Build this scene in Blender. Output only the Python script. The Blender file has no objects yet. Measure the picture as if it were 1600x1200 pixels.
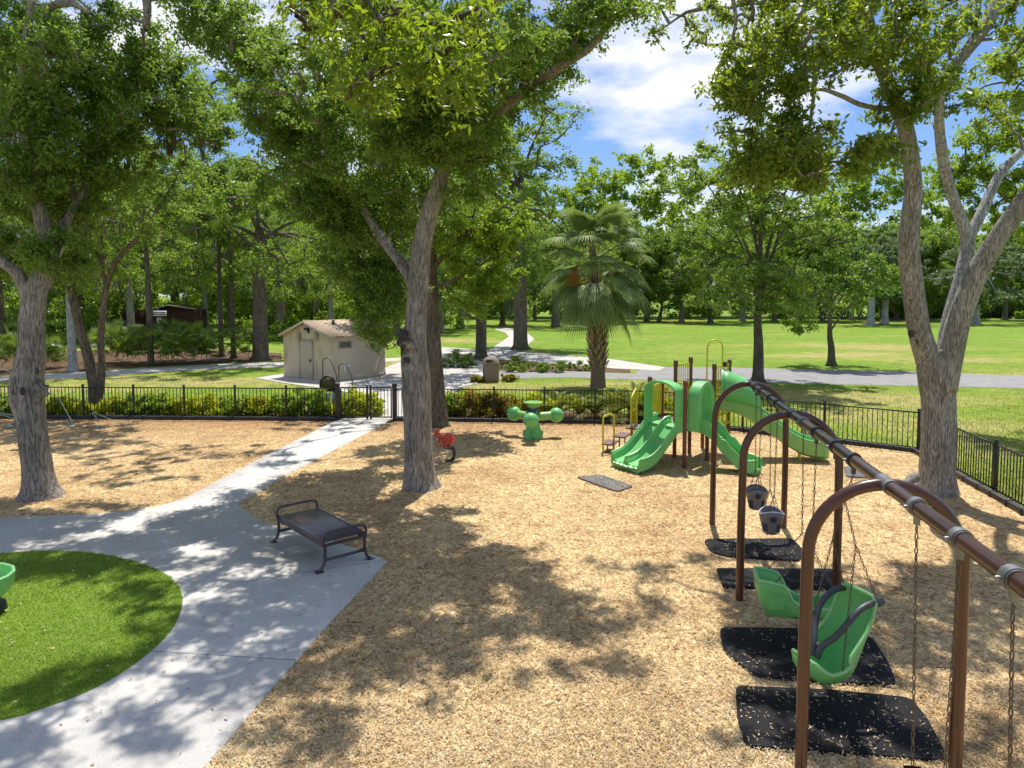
import bpy, bmesh, math, random
import numpy as np
from mathutils import Vector, Matrix, noise

# ------------------------------------------------------------------ camera, sky, sun, exposure
SC = bpy.context.scene
COL = SC.collection
F, U0, V0, TH, CH = 1109.0, 800.0, 535.0, math.radians(3.87), 4.4

cam_data = bpy.data.cameras.new("camera")
cam = bpy.data.objects.new("camera", cam_data)
COL.objects.link(cam)
cam.location = (0, 0, CH)
cam.rotation_euler = (math.pi / 2 - TH, 0, 0)
cam_data.sensor_width = 36.0
cam_data.lens = F / 1600.0 * 36.0
cam_data.shift_y = -(600.0 - V0) / 1600.0
cam_data.clip_start = 0.1
cam_data.clip_end = 2000
SC.camera = cam

SUN_EL, SUN_AZ = math.radians(66), math.radians(11)
world = bpy.data.worlds.new("World")
SC.world = world
world.use_nodes = True
wn, wl = world.node_tree.nodes, world.node_tree.links
wn.clear()
w_out = wn.new("ShaderNodeOutputWorld")
w_bg = wn.new("ShaderNodeBackground")
w_bg.inputs["Strength"].default_value = 0.108
w_sky = wn.new("ShaderNodeTexSky")
w_sky.sky_type = 'NISHITA'
w_sky.sun_disc = False
w_sky.sun_elevation = SUN_EL
w_sky.sun_rotation = SUN_AZ
w_sky.air_density = 1.0
w_sky.dust_density = 0.6
w_sky.ozone_density = 2.5
w_tc = wn.new("ShaderNodeTexCoord")
w_map = wn.new("ShaderNodeMapping")
w_map.inputs["Scale"].default_value = (3.4, 3.4, 8.5)
w_map.inputs["Location"].default_value = (2.7, -0.8, 0.1)
w_noise = wn.new("ShaderNodeTexNoise")
w_noise.inputs["Scale"].default_value = 1.0
w_noise.inputs["Detail"].default_value = 9
w_noise.inputs["Roughness"].default_value = 0.55
w_ramp = wn.new("ShaderNodeValToRGB")
w_ramp.color_ramp.elements[0].position = 0.478
w_ramp.color_ramp.elements[1].position = 0.625
w_hsv = wn.new("ShaderNodeMixRGB"); w_hsv.blend_type = 'MULTIPLY'; w_hsv.inputs[0].default_value = 1.0
w_hsv.inputs[2].default_value = (0.66, 0.80, 1.03, 1)
w_mix = wn.new("ShaderNodeMixRGB")
w_mix.inputs[2].default_value = (7.6, 7.8, 8.1, 1)
wl.new(w_tc.outputs["Generated"], w_map.inputs["Vector"])
wl.new(w_map.outputs[0], w_noise.inputs["Vector"])
wl.new(w_noise.outputs["Fac"], w_ramp.inputs[0])
wl.new(w_ramp.outputs[0], w_mix.inputs[0])
wl.new(w_sky.outputs[0], w_hsv.inputs[1])
wl.new(w_hsv.outputs[0], w_mix.inputs[1])
wl.new(w_mix.outputs[0], w_bg.inputs["Color"])
wl.new(w_bg.outputs[0], w_out.inputs["Surface"])

SUN_DIR = Vector((math.sin(SUN_AZ) * math.cos(SUN_EL), math.cos(SUN_AZ) * math.cos(SUN_EL), math.sin(SUN_EL)))
sun_data = bpy.data.lights.new("sun", 'SUN')
sun_data.energy = 5.0
sun_data.angle = math.radians(0.53)
sun_data.color = (1.0, 0.95, 0.87)
sun = bpy.data.objects.new("sun", sun_data)
COL.objects.link(sun)
sun.rotation_euler = SUN_DIR.to_track_quat('Z', 'Y').to_euler()
sun.location = SUN_DIR * 60

SC.view_settings.view_transform = 'Standard'
SC.view_settings.look = 'None'
SC.view_settings.gamma = 1
SC.view_settings.exposure = 0.32
SC.render.engine = 'CYCLES'
SC.cycles.max_bounces = 7
SC.cycles.diffuse_bounces = 4
SC.cycles.transmission_bounces = 4
SC.cycles.transparent_max_bounces = 4
SC.cycles.caustics_reflective = False
SC.cycles.caustics_refractive = False
SC.cycles.use_denoising = True
SC.cycles.use_adaptive_sampling = True
SC.cycles.adaptive_threshold = 0.01

RNG = np.random.default_rng(11)

def ray(u, v):
    x, yu = (u - U0) / F, -(v - V0) / F
    return Vector((x, math.cos(TH) + yu * math.sin(TH), -math.sin(TH) + yu * math.cos(TH)))

def P(u, v, z=0.0):
    """ground point (at height z) seen in direction u, v of the survey photograph"""
    d = ray(u, v)
    t = (z - CH) / d.z
    return Vector((d.x * t, d.y * t, z))

def W(u, v, Y):
    d = ray(u, v)
    t = Y / d.y
    return Vector((d.x * t, Y, CH + d.z * t))

# ------------------------------------------------------------------ objects
def tag(o, label=None, cat=None, group=None, kind=None):
    if label: o["label"] = label
    if cat: o["category"] = cat
    if group: o["group"] = group
    if kind: o["kind"] = kind
    return o

def thing(name, label, cat, loc=(0, 0, 0), group=None):
    o = bpy.data.objects.new(name, None)
    o.empty_display_size = 0.2
    COL.objects.link(o)
    o.location = loc
    return tag(o, label, cat, group)

def copy_thing(o, loc, rz, scale, label, group=None):
    c = o.copy(); COL.objects.link(c)
    c.location = loc; c.rotation_euler = (0, 0, rz); c.scale = scale
    c["label"] = label
    if group: c["group"] = group
    elif "group" in c: del c["group"]
    for ch in list(o.children):
        d = ch.copy(); COL.objects.link(d); d.parent = c
        for g in list(ch.children):
            e = g.copy(); COL.objects.link(e); e.parent = d
    return c

def thing_origin(parent):
    while parent is not None and parent.parent is not None:
        parent = parent.parent
    return np.array(parent.location) if parent is not None else np.zeros(3)

def mesh_object(name, V, faces, material, parent=None, smooth=None, label=None):
    """faces: (M,k) int array or a list of index tuples; V in world coordinates"""
    V = np.asarray(V, dtype=np.float64) - thing_origin(parent)
    me = bpy.data.meshes.new(name)
    if isinstance(faces, np.ndarray):
        M, k = faces.shape
        loops = faces.astype(np.int32).ravel()
        starts = np.arange(0, M * k, k, dtype=np.int32)
    else:
        M = len(faces)
        loops = np.fromiter((i for f in faces for i in f), dtype=np.int32)
        lens = np.array([len(f) for f in faces], dtype=np.int32)
        starts = np.concatenate(([0], np.cumsum(lens)[:-1])).astype(np.int32)
    me.vertices.add(len(V)); me.vertices.foreach_set("co", V.astype(np.float32).ravel())
    me.loops.add(len(loops)); me.loops.foreach_set("vertex_index", loops)
    me.polygons.add(M); me.polygons.foreach_set("loop_start", starts)
    me.update(calc_edges=True)
    if not isinstance(faces, np.ndarray): me.validate()
    if smooth is not None:
        me.polygons.foreach_set("use_smooth", np.ones(len(me.polygons), dtype=bool))
        if smooth < 179:
            me.set_sharp_from_angle(angle=math.radians(smooth))
    if material: me.materials.append(material)
    o = bpy.data.objects.new(name, me)
    COL.objects.link(o)
    if parent is not None: o.parent = parent
    if label: o["label"] = label
    return o

def multi_mesh(name, parts, parent=None, label=None):
    """one mesh from several (verts, quads, material) pieces"""
    V = np.vstack([p[0] for p in parts]); off = 0; Fq = []; mi = []
    for k, (v, f, m) in enumerate(parts):
        Fq.append(np.asarray(f) + off); off += len(v); mi.append(np.full(len(f), k, dtype=np.int32))
    o = mesh_object(name, V, np.vstack(Fq), None, parent, None, label)
    for _, _, m in parts: o.data.materials.append(m)
    mi = np.concatenate(mi)
    if len(mi) == len(o.data.polygons): o.data.polygons.foreach_set("material_index", mi)
    return o

def frame_from(d):
    d = Vector(d).normalized()
    a = Vector((0, 0, 1)) if abs(d.z) < 0.95 else Vector((1, 0, 0))
    s = d.cross(a).normalized()
    return d, s, s.cross(d).normalized()

def spline(pts, step):
    """Catmull-Rom through pts (any dimension); returns a resampled array"""
    p = np.array([list(q) for q in pts], dtype=float)
    if len(p) < 3:
        n = max(2, int(np.linalg.norm(p[-1, :3] - p[0, :3]) / step) + 1)
        t = np.linspace(0, 1, n)[:, None]
        return p[0] * (1 - t) + p[-1] * t
    q = np.vstack([2 * p[0] - p[1], p, 2 * p[-1] - p[-2]])
    out = []
    for i in range(1, len(q) - 2):
        n = max(1, int(np.linalg.norm(q[i + 1, :3] - q[i, :3]) / step))
        for k in range(n):
            t = k / n
            out.append(0.5 * ((2 * q[i]) + (-q[i - 1] + q[i + 1]) * t + (2 * q[i - 1] - 5 * q[i] + 4 * q[i + 1] - q[i + 2]) * t * t
                              + (-q[i - 1] + 3 * q[i] - 3 * q[i + 1] + q[i + 2]) * t ** 3))
    out.append(p[-1])
    return np.array(out)

class MB:
    def __init__(self):
        self.V, self.Fc, self.n = [], [], 0
    def add(self, V, faces):
        V = np.asarray(V, dtype=float).reshape(-1, 3)
        self.V.append(V)
        self.Fc.extend(tuple(int(i) + self.n for i in f) for f in faces)
        self.n += len(V)
        return self
    def box(self, c, size, rz=0.0, R=None):
        sx, sy, sz = [s / 2 for s in size]
        v = np.array([(x, y, z) for x in (-sx, sx) for y in (-sy, sy) for z in (-sz, sz)])
        if R is None:
            ca, sa = math.cos(rz), math.sin(rz)
            R = np.array([[ca, -sa, 0], [sa, ca, 0], [0, 0, 1]])
        v = v @ np.array(R).T + np.array(c)
        return self.add(v, [(0, 1, 3, 2), (4, 6, 7, 5), (0, 4, 5, 1), (2, 3, 7, 6), (0, 2, 6, 4), (1, 5, 7, 3)])
    def bar(self, p0, p1, w, h):
        """box from p0 to p1, w across (horizontal), h the other way"""
        p0, p1 = Vector(p0), Vector(p1)
        d, s, u = frame_from(p1 - p0)
        R = np.array([list(s), list(d), list(u)]).T
        return self.box((p0 + p1) / 2, (w, (p1 - p0).length, h), R=R)
    def tube(self, pts, radii, n=10, cap=True, closed=False):
        pts = np.array([list(p) for p in pts], dtype=float)
        m = len(pts)
        if np.isscalar(radii): radii = np.full(m, radii)
        if closed:
            T = np.roll(pts, -1, 0) - np.roll(pts, 1, 0)
        else:
            T = np.gradient(pts, axis=0)
        T /= np.linalg.norm(T, axis=1)[:, None] + 1e-12
        s = np.cross(T[0], (0, 0, 1) if abs(T[0][2]) < 0.9 else (1, 0, 0))
        s /= np.linalg.norm(s)
        a = np.linspace(0, 2 * math.pi, n, endpoint=False)
        ca, sa = np.cos(a)[:, None], np.sin(a)[:, None]
        rings = []
        for i in range(m):
            s = s - T[i] * np.dot(s, T[i])
            s /= np.linalg.norm(s) + 1e-12
            b = np.cross(T[i], s)
            rings.append(pts[i] + (ca * s + sa * b) * radii[i])
        V = np.vstack(rings)
        f = []
        for i in range(m if closed else m - 1):
            for j in range(n):
                k, i2 = (j + 1) % n, (i + 1) % m
                f.append((i * n + j, i * n + k, i2 * n + k, i2 * n + j))
        if cap and not closed:
            f.append(tuple(range(n - 1, -1, -1)))
            f.append(tuple((m - 1) * n + j for j in range(n)))
        return self.add(V, f)
    def rod(self, p0, p1, r, n=10):
        return self.tube([p0, p1], r, n)
    def lathe(self, prof, c, n=24, axis=None):
        a = np.linspace(0, 2 * math.pi, n, endpoint=False)
        V = np.vstack([np.stack([r * np.cos(a), r * np.sin(a), np.full(n, z)], 1) for r, z in prof])
        if axis is not None:
            d, s, u = frame_from(axis)
            V = V @ np.array([list(s), list(u), list(d)])
        V = V + np.array(c)
        f = [(i * n + j, i * n + (j + 1) % n, (i + 1) * n + (j + 1) % n, (i + 1) * n + j) for i in range(len(prof) - 1) for j in range(n)]
        f.append(tuple(range(n - 1, -1, -1)))
        f.append(tuple((len(prof) - 1) * n + j for j in range(n)))
        return self.add(V, f)
    def ball(self, c, r, sc=(1, 1, 1), n=20, m=12, lump=0.0, seed=0):
        V, f = [], []
        for i in range(m + 1):
            th = math.pi * i / m
            for j in range(n):
                ph = 2 * math.pi * j / n
                d = Vector((math.sin(th) * math.cos(ph), math.sin(th) * math.sin(ph), math.cos(th)))
                k = 1 + (lump * noise.noise(d * 2.3 + Vector((seed, 0, 0))) if lump else 0)
                V.append((c[0] + d.x * r * sc[0] * k, c[1] + d.y * r * sc[1] * k, c[2] + d.z * r * sc[2] * k))
        for i in range(m):
            for j in range(n):
                f.append((i * n + j, (i + 1) * n + j, (i + 1) * n + (j + 1) % n, i * n + (j + 1) % n))
        return self.add(V, f)
    def prism(self, poly, z0, z1):
        n = len(poly)
        V = [(p[0], p[1], z0) for p in poly] + [(p[0], p[1], z1) for p in poly]
        area = sum(poly[i][0] * poly[(i + 1) % n][1] - poly[(i + 1) % n][0] * poly[i][1] for i in range(n))
        idx = list(range(n)) if area > 0 else list(range(n - 1, -1, -1))
        f = [tuple(reversed(idx)), tuple(i + n for i in idx)]
        for k in range(n):
            i, j = idx[k], idx[(k + 1) % n]
            f.append((i, j, j + n, i + n))
        return self.add(V, f)
    def grid(self, G, close_u=False, close_v=False, caps=False):
        G = np.asarray(G, dtype=float)
        a, b = G.shape[:2]
        f = []
        for i in range(a if close_u else a - 1):
            for j in range(b if close_v else b - 1):
                f.append((i * b + j, ((i + 1) % a) * b + j, ((i + 1) % a) * b + (j + 1) % b, i * b + (j + 1) % b))
        if caps:
            f.append(tuple(range(b))); f.append(tuple((a - 1) * b + j for j in range(b - 1, -1, -1)))
        return self.add(G.reshape(-1, 3), f)
    def build(self, name, material, parent=None, smooth=40, bevel=0, solid=0, sub=0, label=None, fixn=False):
        o = mesh_object(name, np.vstack(self.V), self.Fc, material, parent, smooth, label)
        if fixn:
            bm = bmesh.new(); bm.from_mesh(o.data)
            bmesh.ops.recalc_face_normals(bm, faces=bm.faces)
            bm.to_mesh(o.data); bm.free()
        if solid:
            m = o.modifiers.new("solid", 'SOLIDIFY'); m.thickness = solid; m.offset = 0
        if bevel:
            m = o.modifiers.new("bevel", 'BEVEL'); m.width = bevel; m.segments = 2; m.limit_method = 'ANGLE'; m.angle_limit = math.radians(45)
        if sub:
            m = o.modifiers.new("sub", 'SUBSURF'); m.levels = sub; m.render_levels = sub
        return o

def arc(c, r, a0, a1, ex, ez, n=12):
    c, ex, ez = Vector(c), Vector(ex), Vector(ez)
    return [c + ex * (r * math.cos(a0 + (a1 - a0) * i / n)) + ez * (r * math.sin(a0 + (a1 - a0) * i / n)) for i in range(n + 1)]

def in_poly(px, py, poly):
    inside = np.zeros(len(px), dtype=bool)
    j = len(poly) - 1
    for i in range(len(poly)):
        xi, yi, xj, yj = poly[i][0], poly[i][1], poly[j][0], poly[j][1]
        c = ((yi > py) != (yj > py)) & (px < (xj - xi) * (py - yi) / (yj - yi + 1e-12) + xi)
        inside ^= c
        j = i
    return inside
# ------------------------------------------------------------------ materials
def nodes_of(name):
    m = bpy.data.materials.new(name)
    m.use_nodes = True
    n, l = m.node_tree.nodes, m.node_tree.links
    return m, n, l, n["Principled BSDF"]

def ramp(n, stops):
    r = n.new("ShaderNodeValToRGB")
    e = r.color_ramp.elements
    while len(e) > 1: e.remove(e[-1])
    e[0].position = stops[0][0]; e[0].color = (*stops[0][1], 1)
    for p, c in stops[1:]:
        x = e.new(p); x.color = (*c, 1)
    return r

def tex(n, l, kind, scale, coord="Object", stretch=(1, 1, 1), detail=5, rough=0.55, distort=0.0):
    tc = n.new("ShaderNodeTexCoord")
    src = tc.outputs[coord] if coord != "World" else n.new("ShaderNodeNewGeometry").outputs["Position"]
    mp = n.new("ShaderNodeMapping"); mp.inputs["Scale"].default_value = stretch
    l.new(src, mp.inputs["Vector"])
    if kind == "noise":
        t = n.new("ShaderNodeTexNoise"); t.inputs["Detail"].default_value = detail; t.inputs["Roughness"].default_value = rough
        t.inputs["Distortion"].default_value = distort
    else:
        t = n.new("ShaderNodeTexVoronoi")
        if kind == "edge": t.feature = 'DISTANCE_TO_EDGE'
    t.inputs["Scale"].default_value = scale
    l.new(mp.outputs[0], t.inputs["Vector"])
    return t

def bump(n, l, b, height, strength=0.3, dist=0.02):
    bp = n.new("ShaderNodeBump"); bp.inputs["Strength"].default_value = strength; bp.inputs["Distance"].default_value = dist
    l.new(height, bp.inputs["Height"]); l.new(bp.outputs[0], b.inputs["Normal"])
    return bp

def mixc(n, l, fac, a, b, mode='MIX'):
    m = n.new("ShaderNodeMixRGB"); m.blend_type = mode
    for i, x in ((0, fac), (1, a), (2, b)):
        if isinstance(x, (int, float)): m.inputs[i].default_value = x
        elif isinstance(x, tuple): m.inputs[i].default_value = (*x, 1)
        else: l.new(x, m.inputs[i])
    return m.outputs[0]

def surface(name, lo, hi, scale=6, rough=0.6, metal=0.0, bumps=0.0, bscale=40, spec=0.5, coat=0.0, stretch=(1, 1, 1), rvar=0.1):
    """a two-tone weathered surface: large soft noise between lo and hi, fine grain bump, uneven gloss"""
    m, n, l, b = nodes_of(name)
    t = tex(n, l, "noise", scale, "World", stretch)
    r = ramp(n, [(0.3, lo), (0.7, hi)])
    l.new(t.outputs["Fac"], r.inputs[0]); l.new(r.outputs[0], b.inputs["Base Color"])
    mr = n.new("ShaderNodeMapRange"); mr.inputs[3].default_value = max(0.03, rough - rvar); mr.inputs[4].default_value = min(1, rough + rvar)
    l.new(t.outputs["Fac"], mr.inputs[0]); l.new(mr.outputs[0], b.inputs["Roughness"])
    b.inputs["Metallic"].default_value = metal
    b.inputs["Specular IOR Level"].default_value = spec
    b.inputs["Coat Weight"].default_value = coat
    if bumps:
        t2 = tex(n, l, "noise", bscale, "World", stretch)
        bump(n, l, b, t2.outputs["Fac"], bumps, 0.01)
    return m

def leaf_mat(name, stops, trans, tmix=0.45, rough=0.45, spec=0.35):
    m, n, l, b = nodes_of(name)
    g = n.new("ShaderNodeNewGeometry")
    tn = tex(n, l, "noise", 0.55, "World", detail=3)
    ad = n.new("ShaderNodeMath"); ad.operation = 'MULTIPLY_ADD'; ad.inputs[1].default_value = 0.65
    l.new(g.outputs["Random Per Island"], ad.inputs[0])
    ms = n.new("ShaderNodeMath"); ms.operation = 'MULTIPLY_ADD'; ms.inputs[1].default_value = 0.9; ms.inputs[2].default_value = -0.28
    l.new(tn.outputs["Fac"], ms.inputs[0]); l.new(ms.outputs[0], ad.inputs[2])
    r = ramp(n, stops)
    l.new(ad.outputs[0], r.inputs[0]); l.new(r.outputs[0], b.inputs["Base Color"])
    b.inputs["Roughness"].default_value = rough
    b.inputs["Specular IOR Level"].default_value = spec
    tr = n.new("ShaderNodeBsdfTranslucent")
    tc = mixc(n, l, 0.72, r.outputs[0], trans)
    l.new(tc, tr.inputs["Color"])
    mx = n.new("ShaderNodeMixShader"); mx.inputs[0].default_value = tmix
    l.new(b.outputs[0], mx.inputs[1]); l.new(tr.outputs[0], mx.inputs[2])
    l.new(mx.outputs[0], n["Material Output"].inputs["Surface"])
    return m

def bark_mat(name, lo, mid, hi, vscale=9):
    m, n, l, b = nodes_of(name)
    t = tex(n, l, "noise", vscale * 2.1, "World", (1, 1, 0.2), detail=9, rough=0.72, distort=0.9)
    tf = tex(n, l, "noise", vscale * 4.2, "World", (1, 1, 0.13), detail=4, rough=0.6, distort=0.4)
    t2 = tex(n, l, "noise", 2.2, "World", (1, 1, 0.6), detail=6, rough=0.6)
    t3 = tex(n, l, "noise", 26, "World", (1, 1, 0.8), detail=4)
    r = ramp(n, [(0.3, lo), (0.5, mid), (0.68, hi)])
    l.new(t.outputs["Fac"], r.inputs[0])
    patch = ramp(n, [(0.42, (0.0, 0.0, 0.0)), (0.62, (1, 1, 1))])
    l.new(t2.outputs["Fac"], patch.inputs[0])
    c = mixc(n, l, 0.55, r.outputs[0], (0.5, 0.52, 0.5), 'MULTIPLY')
    c2 = mixc(n, l, patch.outputs[0], c, r.outputs[0])
    lich = ramp(n, [(0.66, (0, 0, 0)), (0.74, (0.75, 0.75, 0.75))])
    l.new(t3.outputs["Fac"], lich.inputs[0])
    c3 = mixc(n, l, lich.outputs[0], c2, (0.38, 0.37, 0.31))
    b.inputs["Roughness"].default_value = 0.9
    b.inputs["Specular IOR Level"].default_value = 0.15
    fis = ramp(n, [(0.36, (0.35, 0.33, 0.31)), (0.5, (1, 1, 1)), (0.7, (1.18, 1.18, 1.18))]); l.new(tf.outputs["Fac"], fis.inputs[0])
    c4 = mixc(n, l, 0.8, c3, mixc(n, l, 1.0, c3, fis.outputs[0], 'MULTIPLY'))
    l.new(c4, b.inputs["Base Color"])
    hh = n.new("ShaderNodeMath"); hh.operation = 'MULTIPLY_ADD'; hh.inputs[1].default_value = 0.5
    l.new(fis.outputs[0], hh.inputs[0]); l.new(t.outputs["Fac"], hh.inputs[2])
    bump(n, l, b, hh.outputs[0], 1.0, 0.05)
    return m

# ground surfaces
def lawn_material():
    m, n, l, b = nodes_of("lawn_grass")
    big = tex(n, l, "noise", 0.09, "World", (0.6, 1.4, 1), detail=5, rough=0.6)
    mid = tex(n, l, "noise", 1.1, "World", detail=6, rough=0.65)
    fine = tex(n, l, "noise", 22, "World", (1, 0.5, 1), detail=5, rough=0.7)
    r = ramp(n, [(0.36, (0.36, 0.33, 0.13)), (0.44, (0.25, 0.31, 0.06)), (0.54, (0.165, 0.275, 0.034)), (0.7, (0.185, 0.315, 0.038))])
    gp = n.new("ShaderNodeNewGeometry"); sx = n.new("ShaderNodeSeparateXYZ"); l.new(gp.outputs["Position"], sx.inputs[0])
    dr = n.new("ShaderNodeMapRange"); dr.inputs[1].default_value = 30; dr.inputs[2].default_value = 75; dr.inputs[3].default_value = -0.055; dr.inputs[4].default_value = 0.05
    l.new(sx.outputs["Y"], dr.inputs[0])
    sm = n.new("ShaderNodeMath"); sm.operation = 'ADD'; l.new(big.outputs["Fac"], sm.inputs[0]); l.new(dr.outputs[0], sm.inputs[1])
    l.new(sm.outputs[0], r.inputs[0])
    r2 = ramp(n, [(0.3, (0.62, 0.62, 0.58)), (0.5, (1.0, 0.98, 0.95)), (0.7, (1.25, 1.13, 1.1))])
    l.new(mid.outputs["Fac"], r2.inputs[0])
    r3 = ramp(n, [(0.3, (0.55, 0.55, 0.5)), (0.68, (1.25, 1.25, 1.2))])
    l.new(fine.outputs["Fac"], r3.inputs[0])
    c = mixc(n, l, 1.0, r.outputs[0], r2.outputs[0], 'MULTIPLY')
    c = mixc(n, l, 1.0, c, r3.outputs[0], 'MULTIPLY')
    l.new(c, b.inputs["Base Color"])
    b.inputs["Roughness"].default_value = 0.9
    b.inputs["Specular IOR Level"].default_value = 0.1
    bump(n, l, b, fine.outputs["Fac"], 0.6, 0.04)
    return m

def mulch_material(name, tint, s=34):
    m, n, l, b = nodes_of(name)
    dist = tex(n, l, "noise", 9, "World", detail=3)
    geo = n.new("ShaderNodeNewGeometry")
    va = n.new("ShaderNodeVectorMath"); va.operation = 'MULTIPLY_ADD'
    va.inputs[1].default_value = (0.22, 0.22, 0.0)
    l.new(dist.outputs["Color"], va.inputs[0]); l.new(geo.outputs["Position"], va.inputs[2])
    outs = []
    for ang, sc in ((0.5, s), (2.2, s * 1.25)):
        mp = n.new("ShaderNodeMapping"); mp.inputs["Rotation"].default_value = (0, 0, ang); mp.inputs["Scale"].default_value = (1, 0.36, 0.3)
        l.new(va.outputs[0], mp.inputs["Vector"])
        vo = n.new("ShaderNodeTexVoronoi"); vo.inputs["Scale"].default_value = sc
        l.new(mp.outputs[0], vo.inputs["Vector"])
        outs.append(vo)
    r = ramp(n, [(0.0, (0.10, 0.065, 0.04)), (0.2, (0.29, 0.205, 0.125)), (0.42, (0.51, 0.395, 0.235)), (0.66, (0.68, 0.55, 0.35)), (1.0, (0.84, 0.75, 0.57))])
    sep = n.new("ShaderNodeSeparateColor"); l.new(outs[0].outputs["Color"], sep.inputs[0])
    sep2 = n.new("ShaderNodeSeparateColor"); l.new(outs[1].outputs["Color"], sep2.inputs[0])
    av = n.new("ShaderNodeMath"); av.operation = 'MULTIPLY_ADD'; av.inputs[1].default_value = 0.55
    l.new(sep.outputs[0], av.inputs[0])
    a2 = n.new("ShaderNodeMath"); a2.operation = 'MULTIPLY'; a2.inputs[1].default_value = 0.45
    l.new(sep2.outputs[1], a2.inputs[0]); l.new(a2.outputs[0], av.inputs[2])
    l.new(av.outputs[0], r.inputs[0])
    big = tex(n, l, "noise", 0.5, "World", detail=5, rough=0.6)
    rb = ramp(n, [(0.3, (0.74, 0.65, 0.6)), (0.55, (1.0, 0.97, 0.93)), (0.75, (1.12, 1.1, 1.05))])
    l.new(big.outputs["Fac"], rb.inputs[0])
    c = mixc(n, l, 1.0, r.outputs[0], rb.outputs[0], 'MULTIPLY')
    c = mixc(n, l, 1.0, c, tint, 'MULTIPLY')
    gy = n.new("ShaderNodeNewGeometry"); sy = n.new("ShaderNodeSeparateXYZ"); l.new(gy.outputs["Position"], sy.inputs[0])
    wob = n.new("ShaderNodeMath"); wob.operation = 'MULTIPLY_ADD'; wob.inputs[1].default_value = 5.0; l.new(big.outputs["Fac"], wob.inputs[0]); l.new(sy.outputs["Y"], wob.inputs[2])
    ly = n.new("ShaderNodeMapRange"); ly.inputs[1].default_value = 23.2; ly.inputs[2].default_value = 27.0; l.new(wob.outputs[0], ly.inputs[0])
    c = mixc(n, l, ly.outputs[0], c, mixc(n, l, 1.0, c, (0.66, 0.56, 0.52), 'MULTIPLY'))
    med = tex(n, l, "noise", 2.6, "World", detail=8, rough=0.75)
    rm = ramp(n, [(0.34, (0.62, 0.52, 0.45)), (0.48, (0.97, 0.95, 0.93)), (0.68, (1.10, 1.09, 1.06))]); l.new(med.outputs["Fac"], rm.inputs[0])
    c = mixc(n, l, 1.0, c, rm.outputs[0], 'MULTIPLY')
    l.new(c, b.inputs["Base Color"])
    b.inputs["Roughness"].default_value = 0.85
    b.inputs["Specular IOR Level"].default_value = 0.15
    bump(n, l, b, av.outputs[0], 0.8, 0.03)
    return m

def concrete_material(name, joints, lo=(0.53, 0.51, 0.475), hi=(0.66, 0.635, 0.595)):
    m, n, l, b = nodes_of(name)
    big = tex(n, l, "noise", 0.7, "World", detail=8, rough=0.65)
    fine = tex(n, l, "noise", 60, "World", detail=3)
    spots = tex(n, l, "noise", 7.5, "World", detail=7, rough=0.7)
    r = ramp(n, [(0.3, lo), (0.65, hi)])
    l.new(big.outputs["Fac"], r.inputs[0])
    rf = ramp(n, [(0.3, (0.88, 0.88, 0.88)), (0.7, (1.06, 1.06, 1.06))]); l.new(fine.outputs["Fac"], rf.inputs[0])
    rs = ramp(n, [(0.27, (0.72, 0.69, 0.64)), (0.4, (1, 1, 1))]); l.new(spots.outputs["Fac"], rs.inputs[0])
    c = mixc(n, l, 1.0, r.outputs[0], rf.outputs[0], 'MULTIPLY')
    c = mixc(n, l, 1.0, c, rs.outputs[0], 'MULTIPLY')
    st = tex(n, l, "noise", 1.9, "World", detail=9, rough=0.75); sw_ = ramp(n, [(0.36, (0.80, 0.79, 0.77)), (0.47, (1, 1, 1))]); l.new(st.outputs["Fac"], sw_.inputs[0])
    c = mixc(n, l, 1.0, c, sw_.outputs[0], 'MULTIPLY')
    g = n.new("ShaderNodeNewGeometry")
    for (p, q) in joints:
        d = (q - p); nx, ny = -d.y / d.length, d.x / d.length
        dot = n.new("ShaderNodeVectorMath"); dot.operation = 'DOT_PRODUCT'; dot.inputs[1].default_value = (nx, ny, 0)
        l.new(g.outputs["Position"], dot.inputs[0])
        s = n.new("ShaderNodeMath"); s.operation = 'SUBTRACT'; s.inputs[1].default_value = p.x * nx + p.y * ny; l.new(dot.outputs["Value"], s.inputs[0])
        a = n.new("ShaderNodeMath"); a.operation = 'ABSOLUTE'; l.new(s.outputs[0], a.inputs[0])
        mr = n.new("ShaderNodeMapRange"); mr.inputs[1].default_value = 0.004; mr.inputs[2].default_value = 0.011
        l.new(a.outputs[0], mr.inputs[0])
        c = mixc(n, l, mr.outputs[0], (0.16, 0.155, 0.15), c)
    l.new(c, b.inputs["Base Color"])
    b.inputs["Roughness"].default_value = 0.85
    b.inputs["Specular IOR Level"].default_value = 0.25
    bump(n, l, b, fine.outputs["Fac"], 0.25, 0.004)
    return m

M = {}
M['lawn'] = lawn_material()
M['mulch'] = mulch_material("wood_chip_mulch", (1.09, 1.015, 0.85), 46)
M['bare'] = mulch_material("bare_earth_litter", (0.36, 0.35, 0.36), 20)
M['asphalt'] = surface("worn_asphalt", (0.22, 0.215, 0.21), (0.30, 0.295, 0.29), 1.3, 0.9, bumps=0.3, bscale=70, spec=0.2)
M['bark_center'] = bark_mat("bark_grey_brown", (0.23, 0.20, 0.17), (0.44, 0.395, 0.35), (0.60, 0.55, 0.50))
M['bark_grey'] = bark_mat("bark_pale_grey", (0.26, 0.235, 0.205), (0.48, 0.445, 0.40), (0.66, 0.63, 0.58), 11)
M['bark_dark'] = bark_mat("bark_dark_oak", (0.09, 0.075, 0.06), (0.22, 0.185, 0.15), (0.36, 0.31, 0.26))
M['bark_pale'] = bark_mat("bark_whitish", (0.34, 0.34, 0.34), (0.56, 0.56, 0.55), (0.72, 0.72, 0.71))
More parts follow.
